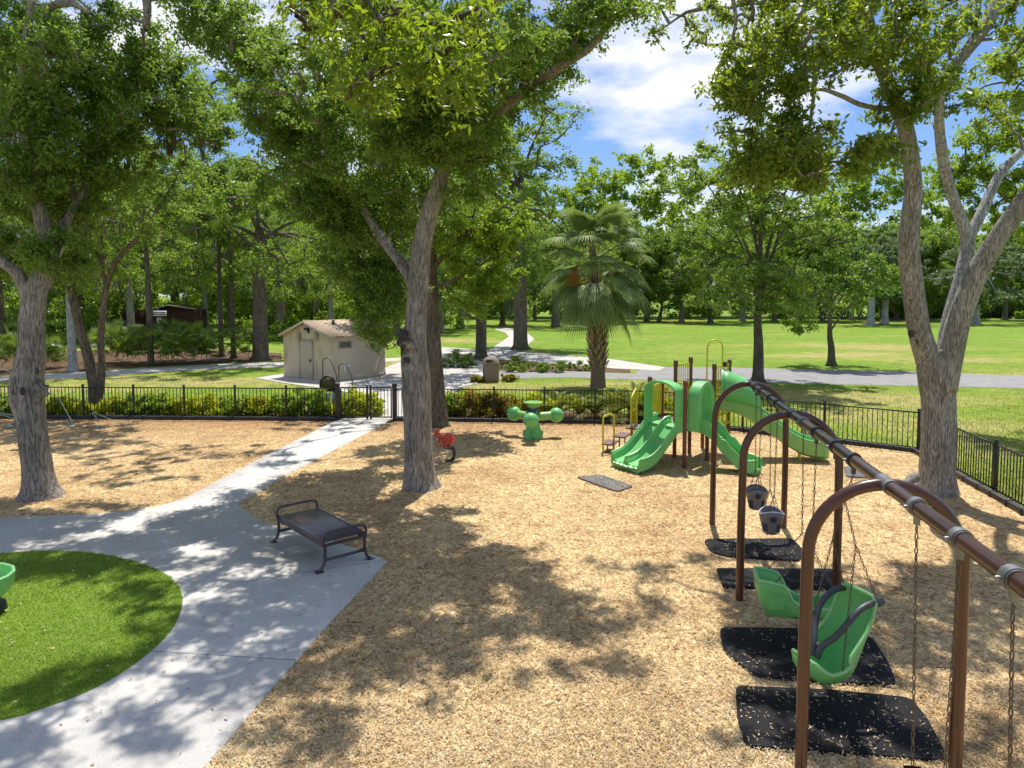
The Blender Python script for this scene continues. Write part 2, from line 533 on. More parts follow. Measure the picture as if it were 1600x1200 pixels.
M['leaf_oak'] = leaf_mat("leaf_live_oak", [(0.0, (0.048, 0.099, 0.020)), (0.5, (0.109, 0.195, 0.036)), (1.0, (0.219, 0.329, 0.059))], (0.443, 0.665, 0.070), 0.4)
M['leaf_mid'] = leaf_mat("leaf_mid_green", [(0.0, (0.057, 0.116, 0.021)), (0.5, (0.123, 0.219, 0.035)), (1.0, (0.246, 0.350, 0.060))], (0.463, 0.652, 0.068), 0.42)
M['leaf_bright'] = leaf_mat("leaf_bright_green", [(0.0, (0.081, 0.158, 0.019)), (0.5, (0.162, 0.274, 0.031)), (1.0, (0.292, 0.393, 0.056))], (0.524, 0.708, 0.045), 0.45)
M['leaf_grey'] = leaf_mat("leaf_grey_green", [(0.0, (0.051, 0.086, 0.036)), (0.5, (0.108, 0.165, 0.072)), (1.0, (0.200, 0.264, 0.122))], (0.286, 0.429, 0.114), 0.35)
M['leaf_broad'] = leaf_mat("leaf_broad_glossy", [(0.0, (0.029, 0.066, 0.012)), (0.4, (0.078, 0.150, 0.022)), (0.75, (0.156, 0.228, 0.029)), (1.0, (0.288, 0.360, 0.048))], (0.480, 0.600, 0.036), 0.48, 0.3, 0.55)
M['leaf_near'] = leaf_mat("leaf_yellow_green", [(0.0, (0.052, 0.109, 0.013)), (0.5, (0.105, 0.190, 0.018)), (1.0, (0.179, 0.252, 0.023))], (0.448, 0.580, 0.023), 0.5, 0.35, 0.5)  # yellow-green leaf tones varying at random
M['leaf_hedge'] = leaf_mat("leaf_yellow_hedge", [(0.0, (0.155, 0.233, 0.018)), (0.45, (0.373, 0.451, 0.031)), (1.0, (0.652, 0.652, 0.047))], (0.720, 0.749, 0.043), 0.58)
M['leaf_hedge_green'] = leaf_mat("leaf_green_hedge", [(0.0, (0.064, 0.137, 0.024)), (0.5, (0.161, 0.274, 0.036)), (1.0, (0.354, 0.451, 0.048))], (0.468, 0.655, 0.047), 0.58)
M['leaf_croton'] = leaf_mat("leaf_mixed_rust", [(0.0, (0.065, 0.065, 0.016)), (0.35, (0.169, 0.169, 0.023)), (0.6, (0.390, 0.338, 0.026)), (0.85, (0.390, 0.130, 0.026)), (1.0, (0.494, 0.442, 0.039))], (0.480, 0.408, 0.036), 0.58)
M['leaf_fern'] = leaf_mat("leaf_cycad", [(0.0, (0.078, 0.111, 0.016)), (0.5, (0.195, 0.234, 0.026)), (1.0, (0.390, 0.390, 0.039))], (0.432, 0.480, 0.036), 0.35)
M['leaf_palm'] = leaf_mat("leaf_palm_fan", [(0.0, (0.094, 0.140, 0.052)), (0.5, (0.168, 0.242, 0.083)), (1.0, (0.316, 0.390, 0.168))], (0.394, 0.536, 0.107), 0.3, 0.55, 0.25)
M['leaf_palmetto'] = leaf_mat("leaf_palmetto", [(0.0, (0.05, 0.09, 0.016)), (0.45, (0.11, 0.19, 0.03)), (1.0, (0.27, 0.36, 0.06))], (0.32, 0.45, 0.05), 0.38, 0.4, 0.4)
M['leaf_dead'] = leaf_mat("leaf_dead_frond", [(0.0, (0.25, 0.12, 0.03)), (1.0, (0.48, 0.26, 0.08))], (0.5, 0.26, 0.06), 0.4)
M['moss'] = leaf_mat("spanish_moss", [(0.0, (0.075, 0.071, 0.053)), (1.0, (0.180, 0.173, 0.128))], (0.188, 0.173, 0.112), 0.35, 0.9, 0.1)
M['turf'] = leaf_mat("artificial_turf_blades", [(0.0, (0.126, 0.243, 0.017)), (0.5, (0.236, 0.372, 0.026)), (1.0, (0.393, 0.486, 0.072))], (0.363, 0.550, 0.041), 0.25, 0.6, 0.3)
M['grass'] = leaf_mat('lawn_grass_blades', [(0.0, (0.11, 0.17, 0.02)), (0.5, (0.22, 0.31, 0.035)), (0.85, (0.31, 0.36, 0.06)), (1.0, (0.42, 0.38, 0.16))], (0.34, 0.46, 0.05), 0.4, 0.7, 0.2)
M['turf_base'] = surface("turf_backing", (0.13, 0.21, 0.015), (0.19, 0.28, 0.025), 30, 0.9, bumps=0.4, bscale=90)
M['chip'] = leaf_mat("loose_wood_chips", [(0.0, (0.15, 0.095, 0.05)), (0.3, (0.38, 0.27, 0.135)), (0.65, (0.60, 0.49, 0.295)), (1.0, (0.84, 0.76, 0.56))], (0.3, 0.2, 0.1), 0.03, 0.85, 0.15)
M['litter'] = leaf_mat("fallen_leaf", [(0.0, (0.14, 0.08, 0.035)), (0.5, (0.42, 0.33, 0.18)), (1.0, (0.72, 0.68, 0.52))], (0.3, 0.2, 0.1), 0.05, 0.8, 0.2)
M['frame'] = surface("brown_powder_coat", (0.055, 0.020, 0.012), (0.082, 0.030, 0.018), 3, 0.3, spec=0.5, coat=0.25)
M['beam'] = surface("dark_brown_beam_coat", (0.036, 0.014, 0.009), (0.06, 0.024, 0.016), 3, 0.3, spec=0.5, coat=0.25)
M['collar'] = surface("cast_grey_collar", (0.16, 0.165, 0.17), (0.27, 0.275, 0.28), 14, 0.4, metal=0.6)
M['collar_dark'] = surface("cast_dark_collar", (0.035, 0.04, 0.055), (0.07, 0.075, 0.09), 14, 0.35, metal=0.5)
M['chain'] = surface("galvanised_chain", (0.075, 0.06, 0.045), (0.15, 0.125, 0.10), 30, 0.5, metal=0.6)
M['green'] = surface("green_moulded_plastic", (0.13, 0.46, 0.135), (0.17, 0.52, 0.17), 2.5, 0.38, spec=0.35, bumps=0.04, bscale=150)
M['green_light'] = surface("light_green_plastic", (0.22, 0.52, 0.20), (0.28, 0.58, 0.24), 3, 0.36, spec=0.5)
M['green_lime'] = surface("lime_green_plastic", (0.20, 0.44, 0.11), (0.26, 0.50, 0.14), 3, 0.36, spec=0.5)
M['yellow'] = surface("lime_yellow_paint", (0.55, 0.52, 0.015), (0.66, 0.62, 0.025), 4, 0.35, coat=0.3)
M['post'] = surface("brown_play_post", (0.12, 0.04, 0.024), (0.16, 0.058, 0.034), 4, 0.35)
M['deck'] = surface("grey_brown_deck", (0.20, 0.155, 0.15), (0.29, 0.23, 0.22), 5, 0.7, bumps=0.3, bscale=60)
M['step'] = surface("brown_coated_step", (0.13, 0.075, 0.06), (0.19, 0.11, 0.09), 6, 0.7, bumps=0.3)
M['fence'] = surface("black_fence_paint", (0.014, 0.013, 0.012), (0.024, 0.022, 0.021), 5, 0.42)
M['gate_post'] = surface("brown_gate_post", (0.028, 0.017, 0.014), (0.045, 0.03, 0.025), 5, 0.5)
M['border'] = surface("black_plastic_border", (0.016, 0.016, 0.018), (0.034, 0.033, 0.035), 3, 0.55, bumps=0.2)
M['mat'] = surface("black_rubber_mat", (0.005, 0.005, 0.006), (0.013, 0.0125, 0.014), 1.8, 0.75, bumps=0.35, bscale=45, spec=0.2)
M['mat_grey'] = surface("worn_rubber_mat", (0.075, 0.072, 0.075), (0.13, 0.125, 0.125), 3, 0.8, bumps=0.4)
M['bench'] = surface("dark_purple_brown_steel", (0.058, 0.034, 0.048), (0.085, 0.052, 0.07), 3, 0.34, coat=0.4)
M['bucket'] = surface("grey_rubber_bucket", (0.15, 0.145, 0.145), (0.21, 0.20, 0.198), 8, 0.55, bumps=0.1)
M['bucket_dark'] = surface("dark_bucket_rubber", (0.03, 0.03, 0.045), (0.05, 0.05, 0.07), 8, 0.5)
M['white'] = surface("white_rim", (0.6, 0.6, 0.6), (0.75, 0.75, 0.75), 8, 0.5)
M['harness'] = surface("slate_foam_harness", (0.035, 0.042, 0.055), (0.06, 0.07, 0.085), 8, 0.5)
M['red'] = surface("red_moulded_crab", (0.46, 0.05, 0.025), (0.58, 0.085, 0.045), 5, 0.4)
M['spring'] = surface("dark_rubber_arm", (0.02, 0.018, 0.016), (0.05, 0.042, 0.035), 10, 0.5)
M['blue'] = surface("blue_hub_paint", (0.01, 0.05, 0.16), (0.02, 0.07, 0.2), 5, 0.35)
def block_wall(name, lo, hi):
    m = surface(name, lo, hi, 2.2, 0.85)
    n, l = m.node_tree.nodes, m.node_tree.links; b = n["Principled BSDF"]
    g = n.new("ShaderNodeNewGeometry"); d = n.new("ShaderNodeVectorMath"); d.operation = 'DOT_PRODUCT'; d.inputs[1].default_value = (-0.22, 1.39, 0)
    z = n.new("ShaderNodeSeparateXYZ"); c = n.new("ShaderNodeCombineXYZ")
    l.new(g.outputs["Position"], d.inputs[0]); l.new(g.outputs["Position"], z.inputs[0]); l.new(d.outputs["Value"], c.inputs[0]); l.new(z.outputs["Z"], c.inputs[1])
    br = n.new("ShaderNodeTexBrick"); br.inputs["Scale"].default_value = 1.0; br.inputs["Brick Width"].default_value = 0.4; br.inputs["Row Height"].default_value = 0.2; br.inputs["Mortar Size"].default_value = 0.008
    br.inputs["Color1"].default_value = (1, 1, 1, 1); br.inputs["Color2"].default_value = (0.98, 0.98, 0.98, 1); br.inputs["Mortar"].default_value = (0.88, 0.88, 0.87, 1)
    l.new(c.outputs[0], br.inputs["Vector"])
    src = b.inputs["Base Color"].links[0].from_socket
    gr = tex(n, l, "noise", 1.7, "World", (1, 1, 0.35), detail=8, rough=0.7); rg = ramp(n, [(0.34, (0.78, 0.75, 0.70)), (0.5, (1, 1, 1))]); l.new(gr.outputs["Fac"], rg.inputs[0])
    l.new(mixc(n, l, 1.0, mixc(n, l, 1.0, src, br.outputs["Color"], 'MULTIPLY'), rg.outputs[0], 'MULTIPLY'), b.inputs["Base Color"])
    bump(n, l, b, br.outputs["Color"], 0.5, 0.01)
    return m
M['wall'] = block_wall("cream_block_wall", (0.58, 0.475, 0.365), (0.64, 0.53, 0.415))
M['hut_door'] = surface("beige_door_paint", (0.46, 0.385, 0.30), (0.52, 0.44, 0.345), 2, 0.6)
M['hut_trim'] = surface("beige_trim", (0.40, 0.34, 0.27), (0.46, 0.40, 0.32), 3, 0.7)
M['vent'] = surface("dark_vent_louver", (0.10, 0.09, 0.08), (0.16, 0.145, 0.13), 6, 0.5)
M['black'] = surface("matte_black_metal", (0.012, 0.012, 0.013), (0.022, 0.022, 0.024), 6, 0.5)
M['rail'] = surface("dark_grey_steel_rail", (0.10, 0.10, 0.10), (0.17, 0.17, 0.17), 6, 0.4, metal=0.6)
M['bin'] = surface("exposed_aggregate_bin", (0.17, 0.115, 0.085), (0.36, 0.27, 0.21), 38, 0.85, bumps=0.6, bscale=60)
M['shed'] = surface("dark_red_board", (0.045, 0.014, 0.012), (0.07, 0.022, 0.018), 3, 0.8)
M['shed_roof'] = surface("pale_metal_roof_edge", (0.3, 0.28, 0.26), (0.4, 0.37, 0.34), 3, 0.6)
M['sign_green'] = surface("olive_sign_panel", (0.075, 0.07, 0.02), (0.10, 0.09, 0.03), 5, 0.55)
M['sign_white'] = surface("white_sign_sheet", (0.66, 0.68, 0.70), (0.74, 0.76, 0.78), 5, 0.5)
M['sign_ink'] = surface("dark_sign_lettering", (0.04, 0.055, 0.07), (0.06, 0.08, 0.1), 5, 0.5)
M['wood_fence'] = surface("weathered_board_fence", (0.07, 0.055, 0.045), (0.13, 0.10, 0.085), 2, 0.9)
M['rope'] = surface("pale_teal_rope", (0.22, 0.36, 0.29), (0.36, 0.48, 0.41), 8, 0.7)
M['boot'] = surface("palm_boot", (0.30, 0.19, 0.10), (0.52, 0.37, 0.22), 14, 0.9, bumps=0.5)
M['palm_trunk'] = surface("palm_trunk_fibre", (0.16, 0.105, 0.065), (0.32, 0.22, 0.14), 18, 0.95, bumps=0.6)
M['hole'] = surface("dark_knot", (0.03, 0.025, 0.02), (0.11, 0.09, 0.075), 9, 0.95)
def roof_material():
    m, n, l, b = nodes_of("tan_shingle_roof")
    tc = n.new("ShaderNodeTexCoord")
    mp = n.new("ShaderNodeMapping"); mp.inputs["Rotation"].default_value = (0, 0, math.radians(-52))
    l.new(tc.outputs["Object"], mp.inputs["Vector"])
    br = n.new("ShaderNodeTexBrick")
    br.inputs["Scale"].default_value = 1.0
    br.inputs["Brick Width"].default_value = 0.32; br.inputs["Row Height"].default_value = 0.14
    br.inputs["Mortar Size"].default_value = 0.012; br.inputs["Bias"].default_value = 0.0
    br.inputs["Color1"].default_value = (0.46, 0.34, 0.225, 1); br.inputs["Color2"].default_value = (0.56, 0.435, 0.305, 1)
    br.inputs["Mortar"].default_value = (0.24, 0.16, 0.12, 1)
    l.new(mp.outputs[0], br.inputs["Vector"]); l.new(br.outputs["Color"], b.inputs["Base Color"])
    b.inputs["Roughness"].default_value = 0.9
    return m
M['roof'] = roof_material()
# ------------------------------------------------------------------ ground, paths, beds
def sheet(name, pts, z, material, kind='structure', edge=0.0):
    """a polygon sheet at height z; with edge > 0 it has real sides that deep"""
    poly = [(p[0], p[1]) for p in pts]
    mb = MB()
    if edge:
        mb.prism(poly, z - edge, z)
    else:
        n = len(poly)
        a = sum(poly[i][0] * poly[(i + 1) % n][1] - poly[(i + 1) % n][0] * poly[i][1] for i in range(n))
        if a < 0: poly = poly[::-1]
        mb.add([(x, y, z) for x, y in poly], [tuple(range(n))])
    o = mb.build(name, material, None, smooth=None)
    return tag(o, kind=kind)

def px(*uv):
    return [P(u, v) for u, v in uv]

# lawn to the horizon
mb = MB()
mb.add([(-700, -60, 0), (700, -60, 0), (700, 1500, 0), (-700, 1500, 0)], [(0, 1, 2, 3)])
tag(mb.build("lawn", M['lawn'], None, None), kind='structure')

# fence corner points (world), read from the survey photograph
FA = P(-330, 651); FB = P(528, 657); FC = P(617, 657); FD = P(1010, 662); FE = P(1160, 674); FF = P(1434, 707); FG = P(1640, 822); FH = Vector((10.9, 3.0, 0))

# playground bed of wood chips: gently uneven grid clipped by the fence line
def mulch_bed():
    edge = [FA, FB, FC, FD, FE, FF, FG, FH]
    poly = [(p.x, p.y) for p in edge] + [(11, -6), (-30, -6), (-30, FA.y)]
    def yline(x):
        for a, b in zip(edge[:-1], edge[1:]):
            if a.x <= x <= b.x and b.x > a.x:
                return a.y + (b.y - a.y) * (x - a.x) / (b.x - a.x)
        return 25
    def xmax(y):
        pts = [FF, FG, FH, Vector((11, -6, 0))]
        for a, b in zip(pts[:-1], pts[1:]):
            if b.y <= y <= a.y:
                return a.x + (b.x - a.x) * (a.y - y) / (a.y - b.y + 1e-9)
        return 1e9
    xs = np.concatenate([np.arange(-30, -12, 0.6), np.arange(-12, 11.9, 0.22), [FF.x]])
    nv = 130
    G = np.zeros((len(xs), nv, 3))
    for i, x in enumerate(xs):
        yt = yline(min(max(x, FA.x), FF.x))
        for j in range(nv):
            t = j / (nv - 1)
            y = -6 + (yt + 6) * (t ** 0.9)
            xx = min(x, xmax(y))
            z = 0.016 + 0.018 * noise.noise(Vector((x * 0.9, y * 0.9, 3))) + 0.009 * noise.noise(Vector((x * 2.6, y * 2.6, 9)))
            G[i, j] = (xx, y, max(0.005, z))
    mb = MB(); mb.grid(G)
    return tag(mb.build("wood_chip_bed", M['mulch'], None, smooth=180), kind='structure')
mulch_bed()

# concrete path inside the playground
PATH = px((528, 657), (400, 722), (318, 766), (285, 783), (245, 795), (190, 803), (130, 807), (60, 810), (0, 813), (-140, 818), (-400, 826))
PATH += [Vector((-16, 3.2, 0)), Vector((-6.0, 3.2, 0))]
PATH += px((290, 1240), (323, 1200), (420, 1085), (515, 977), (605, 880), (560, 862), (500, 843), (448, 829), (415, 820), (390, 806), (371, 791), (440, 748), (520, 706), (613, 657))
def jl(a, b): return (P(*a), P(*b))
JOINTS = [jl((287, 928), (500, 895)), jl((223, 1022), (463, 1037)), jl((318, 766), (420, 764)), jl((452, 695), (538, 697))]
M['concrete'] = concrete_material("broom_finished_concrete", JOINTS)
M['concrete_far'] = concrete_material("shade_darkened_concrete", [jl((443, 620), (700, 612)), jl((700, 545), (690, 640)), jl((840, 540), (830, 570)), jl((960, 560), (945, 580))], (0.43, 0.405, 0.37), (0.54, 0.51, 0.475))  # far concrete darkened in its colour to stand in for tree shade
sheet("path", PATH, 0.045, M['concrete'], edge=0.09)

# oval of artificial turf, its boundary read off the photograph
TURF_PX = [(0, 870), (50, 866), (105, 866), (160, 871), (210, 882), (250, 897), (275, 915), (285, 938), (282, 962), (268, 990), (240, 1020), (190, 1058), (130, 1090), (60, 1116), (0, 1133)]
TURF = [P(*q) for q in TURF_PX]
TURF += [Vector((-6.3, 6.6, 0)), Vector((-7.6, 6.35, 0)), Vector((-9.0, 6.8, 0)), Vector((-10.2, 8.0, 0)), Vector((-10.6, 9.6, 0)), Vector((-10.0, 10.9, 0)), Vector((-8.9, 11.6, 0))]
TURF_S = spline([(p.x, p.y, 0) for p in TURF] + [(TURF[0].x, TURF[0].y, 0)], 0.12)[:-1]
sheet("turf", TURF_S, 0.055, M['turf_base'], edge=0.03)

# paths, plaza and road beyond the fence
PLAZA = px((398, 591), (440, 585), (520, 580), (600, 576), (640, 560), (700, 556), (760, 566), (770, 585), (745, 600), (722, 605), (698, 622), (660, 656), (617, 657), (528, 657), (545, 653), (578, 641), (604, 628), (585, 620), (520, 610), (450, 600))
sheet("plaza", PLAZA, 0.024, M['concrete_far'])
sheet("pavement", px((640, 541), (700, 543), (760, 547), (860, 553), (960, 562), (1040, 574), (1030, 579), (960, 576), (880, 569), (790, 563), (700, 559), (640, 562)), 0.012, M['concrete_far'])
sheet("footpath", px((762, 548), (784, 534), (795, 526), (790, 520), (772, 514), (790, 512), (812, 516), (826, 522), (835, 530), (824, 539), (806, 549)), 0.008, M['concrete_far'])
sheet("road", px((1005, 575), (1050, 574), (1120, 574.5), (1200, 576), (1400, 580), (1600, 588), (1900, 600), (1900, 622), (1600, 607), (1420, 603), (1200, 599), (1060, 595), (960, 592.5), (890, 590), (790, 592), (765, 594), (765, 580), (880, 580), (990, 584)), 0.008, M['asphalt'])
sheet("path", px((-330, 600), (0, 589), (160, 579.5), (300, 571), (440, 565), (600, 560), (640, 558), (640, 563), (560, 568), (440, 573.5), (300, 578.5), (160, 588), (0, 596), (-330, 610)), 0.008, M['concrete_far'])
# bare, leaf-strewn soil under the trees beyond the left path, and a bed right of the plaza
sheet("soil", px((-330, 600), (0, 588), (160, 578), (300, 569), (440, 563), (440, 552), (300, 546), (100, 548), (-330, 552)), 0.004, M['bare'])
sheet("soil", px((700, 561), (790, 565), (880, 571), (985, 578), (985, 583), (880, 579.5), (770, 579), (700, 575)), 0.016, M['bare'])
sheet("soil", px((-330, 648), (300, 650), (530, 655), (545, 652), (575, 641), (602, 628), (560, 622), (525, 640), (300, 640), (-330, 640)), 0.010, M['bare'])
sheet("soil", px((620, 657), (700, 656.5), (1010, 661), (1060, 665), (1060, 652), (880, 640), (690, 640)), 0.013, M['bare'])

# loose wood chips, turf blades, fallen leaves
def kites(C, D, N, L, Wd, fold=0.0):
    """leaf / chip shaped quads: C base (n,3), D direction, N normal (unit), L length, Wd width"""
    S = np.cross(D, N)
    L = np.asarray(L)[:, None]; Wd = np.asarray(Wd)[:, None]
    mid = C + D * L * 0.5
    V = np.stack([C, mid + S * Wd * 0.5 + N * (fold * Wd), C + D * L, mid - S * Wd * 0.5 + N * (fold * Wd)], 1).reshape(-1, 3)
    Fq = np.arange(len(C) * 4).reshape(-1, 4)
    return V, Fq

def unit(a):
    return a / (np.linalg.norm(a, axis=1)[:, None] + 1e-12)

def flat_scatter(xy, z, rng, tilt, L, Wd):
    n = len(xy)
    C = np.column_stack([xy, np.full(n, z) + rng.uniform(0, 0.02, n)])
    a = rng.uniform(0, 2 * math.pi, n)
    D = unit(np.column_stack([np.cos(a), np.sin(a), rng.normal(0, tilt, n)]))
    N = unit(np.column_stack([rng.normal(0, tilt, n), rng.normal(0, tilt, n), np.ones(n)]))
    N = unit(N - D * np.sum(N * D, 1)[:, None])
    return kites(C, D, N, L, Wd)

PATH2 = [(p.x, p.y) for p in PATH]
def chips():
    n = 190000
    r = 1 / (1 / 6.2 + RNG.uniform(0, 1, n) * (1 / 24.0 - 1 / 6.2))
    x = RNG.uniform(-0.78, 0.8, n) * r
    ok = ~in_poly(x, r, PATH2) & (r < 24.3) & (x < 10.7)
    ok &= ~((x < -4.2) & (r < 12.5))
    x, r = x[ok], r[ok]
    n = len(x)
    V, Fq = flat_scatter(np.column_stack([x, r]), 0.026, RNG, 0.28, RNG.uniform(0.02, 0.06, n), RNG.uniform(0.005, 0.014, n))
    return tag(mesh_object("wood_chips", V, Fq, M['chip']), kind='stuff', label="loose tan wood chips strewn over the playground floor")
chips()

def spilled_chips():
    # kicked out of the bed onto the edge of the concrete, thinning out inwards
    pts = []
    for a, b in zip(PATH2, PATH2[1:] + PATH2[:1]):
        a, b = np.array(a), np.array(b); L = np.linalg.norm(b - a)
        if L < .05 or L > 9: continue
        k = int(L * 26); t = RNG.uniform(0, 1, k)[:, None]; nr = np.array([-(b - a)[1], (b - a)[0]]) / L
        pts.append(a + (b - a) * t + nr * RNG.exponential(.13, k)[:, None] * RNG.choice([-1, 1], k)[:, None])
    xy = np.vstack(pts); xy = xy[in_poly(xy[:, 0], xy[:, 1], PATH2)]; n = len(xy)
    V, Fq = flat_scatter(xy, 0.047, RNG, 0.15, RNG.uniform(0.015, 0.05, n), RNG.uniform(0.004, 0.012, n))
    return tag(mesh_object("spilled_chips", V, Fq, M['chip']), kind='stuff', label="wood chips spilled along the edge of the concrete path")
spilled_chips()

def rough_grass():
    n = 150000
    r = 1 / (1 / 14 + RNG.uniform(0, 1, n) * (1 / 46 - 1 / 14)); x = r * RNG.uniform(-.8, .8, n)
    bed = [(p.x, p.y) for p in (FA, FB, FC, FD, FE, FF, FG, FH)] + [(11, -6), (-30, -6)]
    ok = ~in_poly(x, r, bed)
    for q in bpy.data.objects:
        if q.get('kind') == 'structure' and q.name.split('.')[0] in ('plaza', 'road', 'path', 'pavement', 'soil'):
            vs = q.data.vertices; poly = [(vs[i].co.x, vs[i].co.y) for i in max(q.data.polygons, key=lambda f: len(f.vertices)).vertices]
            ok &= ~in_poly(x, r, poly)
    x, r = x[ok], r[ok]; n = len(x)
    C = np.column_stack([x, r, np.zeros(n)]); a = RNG.uniform(0, 2 * math.pi, n)
    D = unit(np.column_stack([np.cos(a) * .7, np.sin(a) * .7, RNG.uniform(.5, 1.4, n)]))
    N = np.cross(D, unit(np.column_stack([-np.sin(a), np.cos(a), np.zeros(n)])))
    V, Fq = kites(C, D, N, RNG.uniform(.05, .12, n), RNG.uniform(.012, .028, n))
    return tag(mesh_object("grass", V, Fq, M['grass']), kind='stuff', label="short uneven grass growing outside the playground fence")

def turf_blades():
    n = 120000
    x = RNG.uniform(-9.2, -3.6, n); y = RNG.uniform(6.4, 12.0, n)
    ok = in_poly(x, y, [(p[0], p[1]) for p in TURF_S])
    x, y = x[ok], y[ok]; n = len(x)
    C = np.column_stack([x, y, np.full(n, 0.053)])
    a = RNG.uniform(0, 2 * math.pi, n)
    D = unit(np.column_stack([np.cos(a) * 0.75, np.sin(a) * 0.75, RNG.uniform(0.4, 1.3, n)]))
    N = unit(np.column_stack([-np.sin(a), np.cos(a), np.zeros(n)]))
    N = np.cross(D, N)
    V, Fq = kites(C, D, N, RNG.uniform(0.025, 0.05, n), RNG.uniform(0.006, 0.012, n))
    return tag(mesh_object("turf_grass", V, Fq, M['turf']), kind='stuff', label="short bright green turf blades of the oval lawn")
turf_blades()
rough_grass()

def fallen_leaves():
    n = 1500
    xy = np.column_stack([RNG.uniform(-9, 0.5, n), RNG.uniform(5.8, 20, n)])
    ok = in_poly(xy[:, 0], xy[:, 1], PATH2)
    t = in_poly(xy[:, 0], xy[:, 1], [(p[0], p[1]) for p in TURF_S])
    keep = (ok & (RNG.uniform(0, 1, n) < 0.55)) | t
    xy, t = xy[keep], t[keep]
    n = len(xy)
    V, Fq = flat_scatter(xy, 0.05, RNG, 0.2, RNG.uniform(0.025, 0.075, n), RNG.uniform(0.012, 0.032, n))
    V[:, 2] += np.repeat(np.where(t, 0.035, 0.0), 4)
    return tag(mesh_object("fallen_leaves", V, Fq, M['litter']), kind='stuff', label="dry fallen leaves scattered on turf and concrete")
fallen_leaves()
# ------------------------------------------------------------------ fences, gate, borders
FH_ = 1.14
def fence_run(name, pts, label, npost, cat="fence", skip_first=False, skip_last=False):
    """pts: polyline; posts at bay joints, one panel (rails and pickets) per bay"""
    t = thing(name, label, cat, (pts[0].x, pts[0].y, 0))
    joints = []
    for (a, b), k in zip(zip(pts[:-1], pts[1:]), npost):
        for i in range(k):
            joints.append(a.lerp(b, i / k))
    joints.append(pts[-1])
    for i, j in enumerate(joints):
        if (i == 0 and skip_first) or (i == len(joints) - 1 and skip_last): continue
        mb = MB(); mb.box((j.x, j.y, (FH_ + 0.06) / 2), (0.062, 0.062, FH_ + 0.06)); mb.box((j.x, j.y, FH_ + 0.075), (0.078, 0.078, 0.03))
        mb.build("post", M['fence'], t, None, bevel=0.004)
    for a, b in zip(joints[:-1], joints[1:]):
        d = (b - a); L = d.length; d.normalize()
        rz = math.atan2(d.y, d.x)
        mb = MB()
        p, q = a + d * 0.03, b - d * 0.03
        for z, h in ((FH_ - 0.02, 0.035), (0.13, 0.035)):
            mb.bar((p.x, p.y, z), (q.x, q.y, z), 0.032, h)
        n = max(2, round(L / 0.128))
        for i in range(1, n):
            c = a.lerp(b, i / n)
            mb.box((c.x, c.y, (FH_ - 0.04 + 0.11) / 2), (0.019, 0.019, FH_ - 0.15), rz)
        mb.build("panel", M['fence'], t, None)
    return t

fence_run("picket_fence", [FA, FB], "long black metal picket fence running from the gate past the swollen oak", [11], skip_last=True)
fence_run("picket_fence", [FC, FD, FE, FF], "black metal picket fence behind the spinner and the green slides, ending at a corner post", [5, 2, 2], skip_first=True)
fence_run("picket_fence", [FF, FG, FH], "black metal picket fence along the side behind the forked grey tree and swing bar", [3, 3], skip_first=True)

def border_run(pts, label, seg):
    t = thing("playground_border", label, "border", (pts[0].x, pts[0].y, 0))
    mb = MB()
    for a, b in zip(pts[:-1], pts[1:]):
        d = b - a; n = max(1, round(d.length / seg)); nrm = Vector((d.y, -d.x, 0)).normalized()
        for i in range(n):
            p, q = a.lerp(b, (i + 0.004) / n) + nrm * 0.14, a.lerp(b, (i + 0.996) / n) + nrm * 0.14
            mb.bar((p.x, p.y, 0.06), (q.x, q.y, 0.06), 0.11, 0.16)
            for f in (0.03, 0.5):
                c = p.lerp(q, f); mb.box((c.x, c.y, 0.066), (0.09, 0.15, 0.18), math.atan2(d.y, d.x))
    mb.build("edging", M['border'], t, None, bevel=0.012)
    return t
border_run([FA, FB], "low black border along the foot of the long fence between gate and swollen oak", 1.25)
border_run([FC, FD, FE, FF], "low black border along the foot of the fence behind the slides", 1.25)
border_run([FF, FG, FH], "low black segmented border along the foot of the side fence by the forked tree", 1.25)

# double gate with brown posts
t = thing("double_gate", "black double gate of vertical bars between two thick brown posts at the path end", "gate", (FB.x, FB.y, 0))
for p in (FB, FC):
    mb = MB(); mb.box((p.x, p.y, 0.64), (0.15, 0.15, 1.28)); mb.box((p.x, p.y, 1.29), (0.17, 0.17, 0.03))
    mb.build("gate_post", M['gate_post'], t, None, bevel=0.008)
mid = FB.lerp(FC, 0.55)
for a, b, s in ((FB, mid, 1), (FC, mid, -1)):
    d = (b - a).normalized(); p, q = a + d * 0.12, b - d * 0.06
    mb = MB()
    for z in (0.12, FH_ + 0.02): mb.bar((p.x, p.y, z), (q.x, q.y, z), 0.035, 0.04)
    mb.box((q.x, q.y, 0.64), (0.06, 0.06, 1.2)); mb.box((p.x, p.y, 0.62), (0.04, 0.04, 1.1))
    n = round((q - p).length / 0.13)
    for i in range(1, n):
        c = p.lerp(q, i / n); mb.box((c.x, c.y, 0.63), (0.02, 0.02, 1.0))
    leaf = mb.build("gate_leaf", M['fence'], t, None)
    mb = MB(); mb.box((q.x, q.y - 0.05, 0.98), (0.05, 0.05, 0.14)); mb.build("latch", M['black'], leaf, None, bevel=0.006)

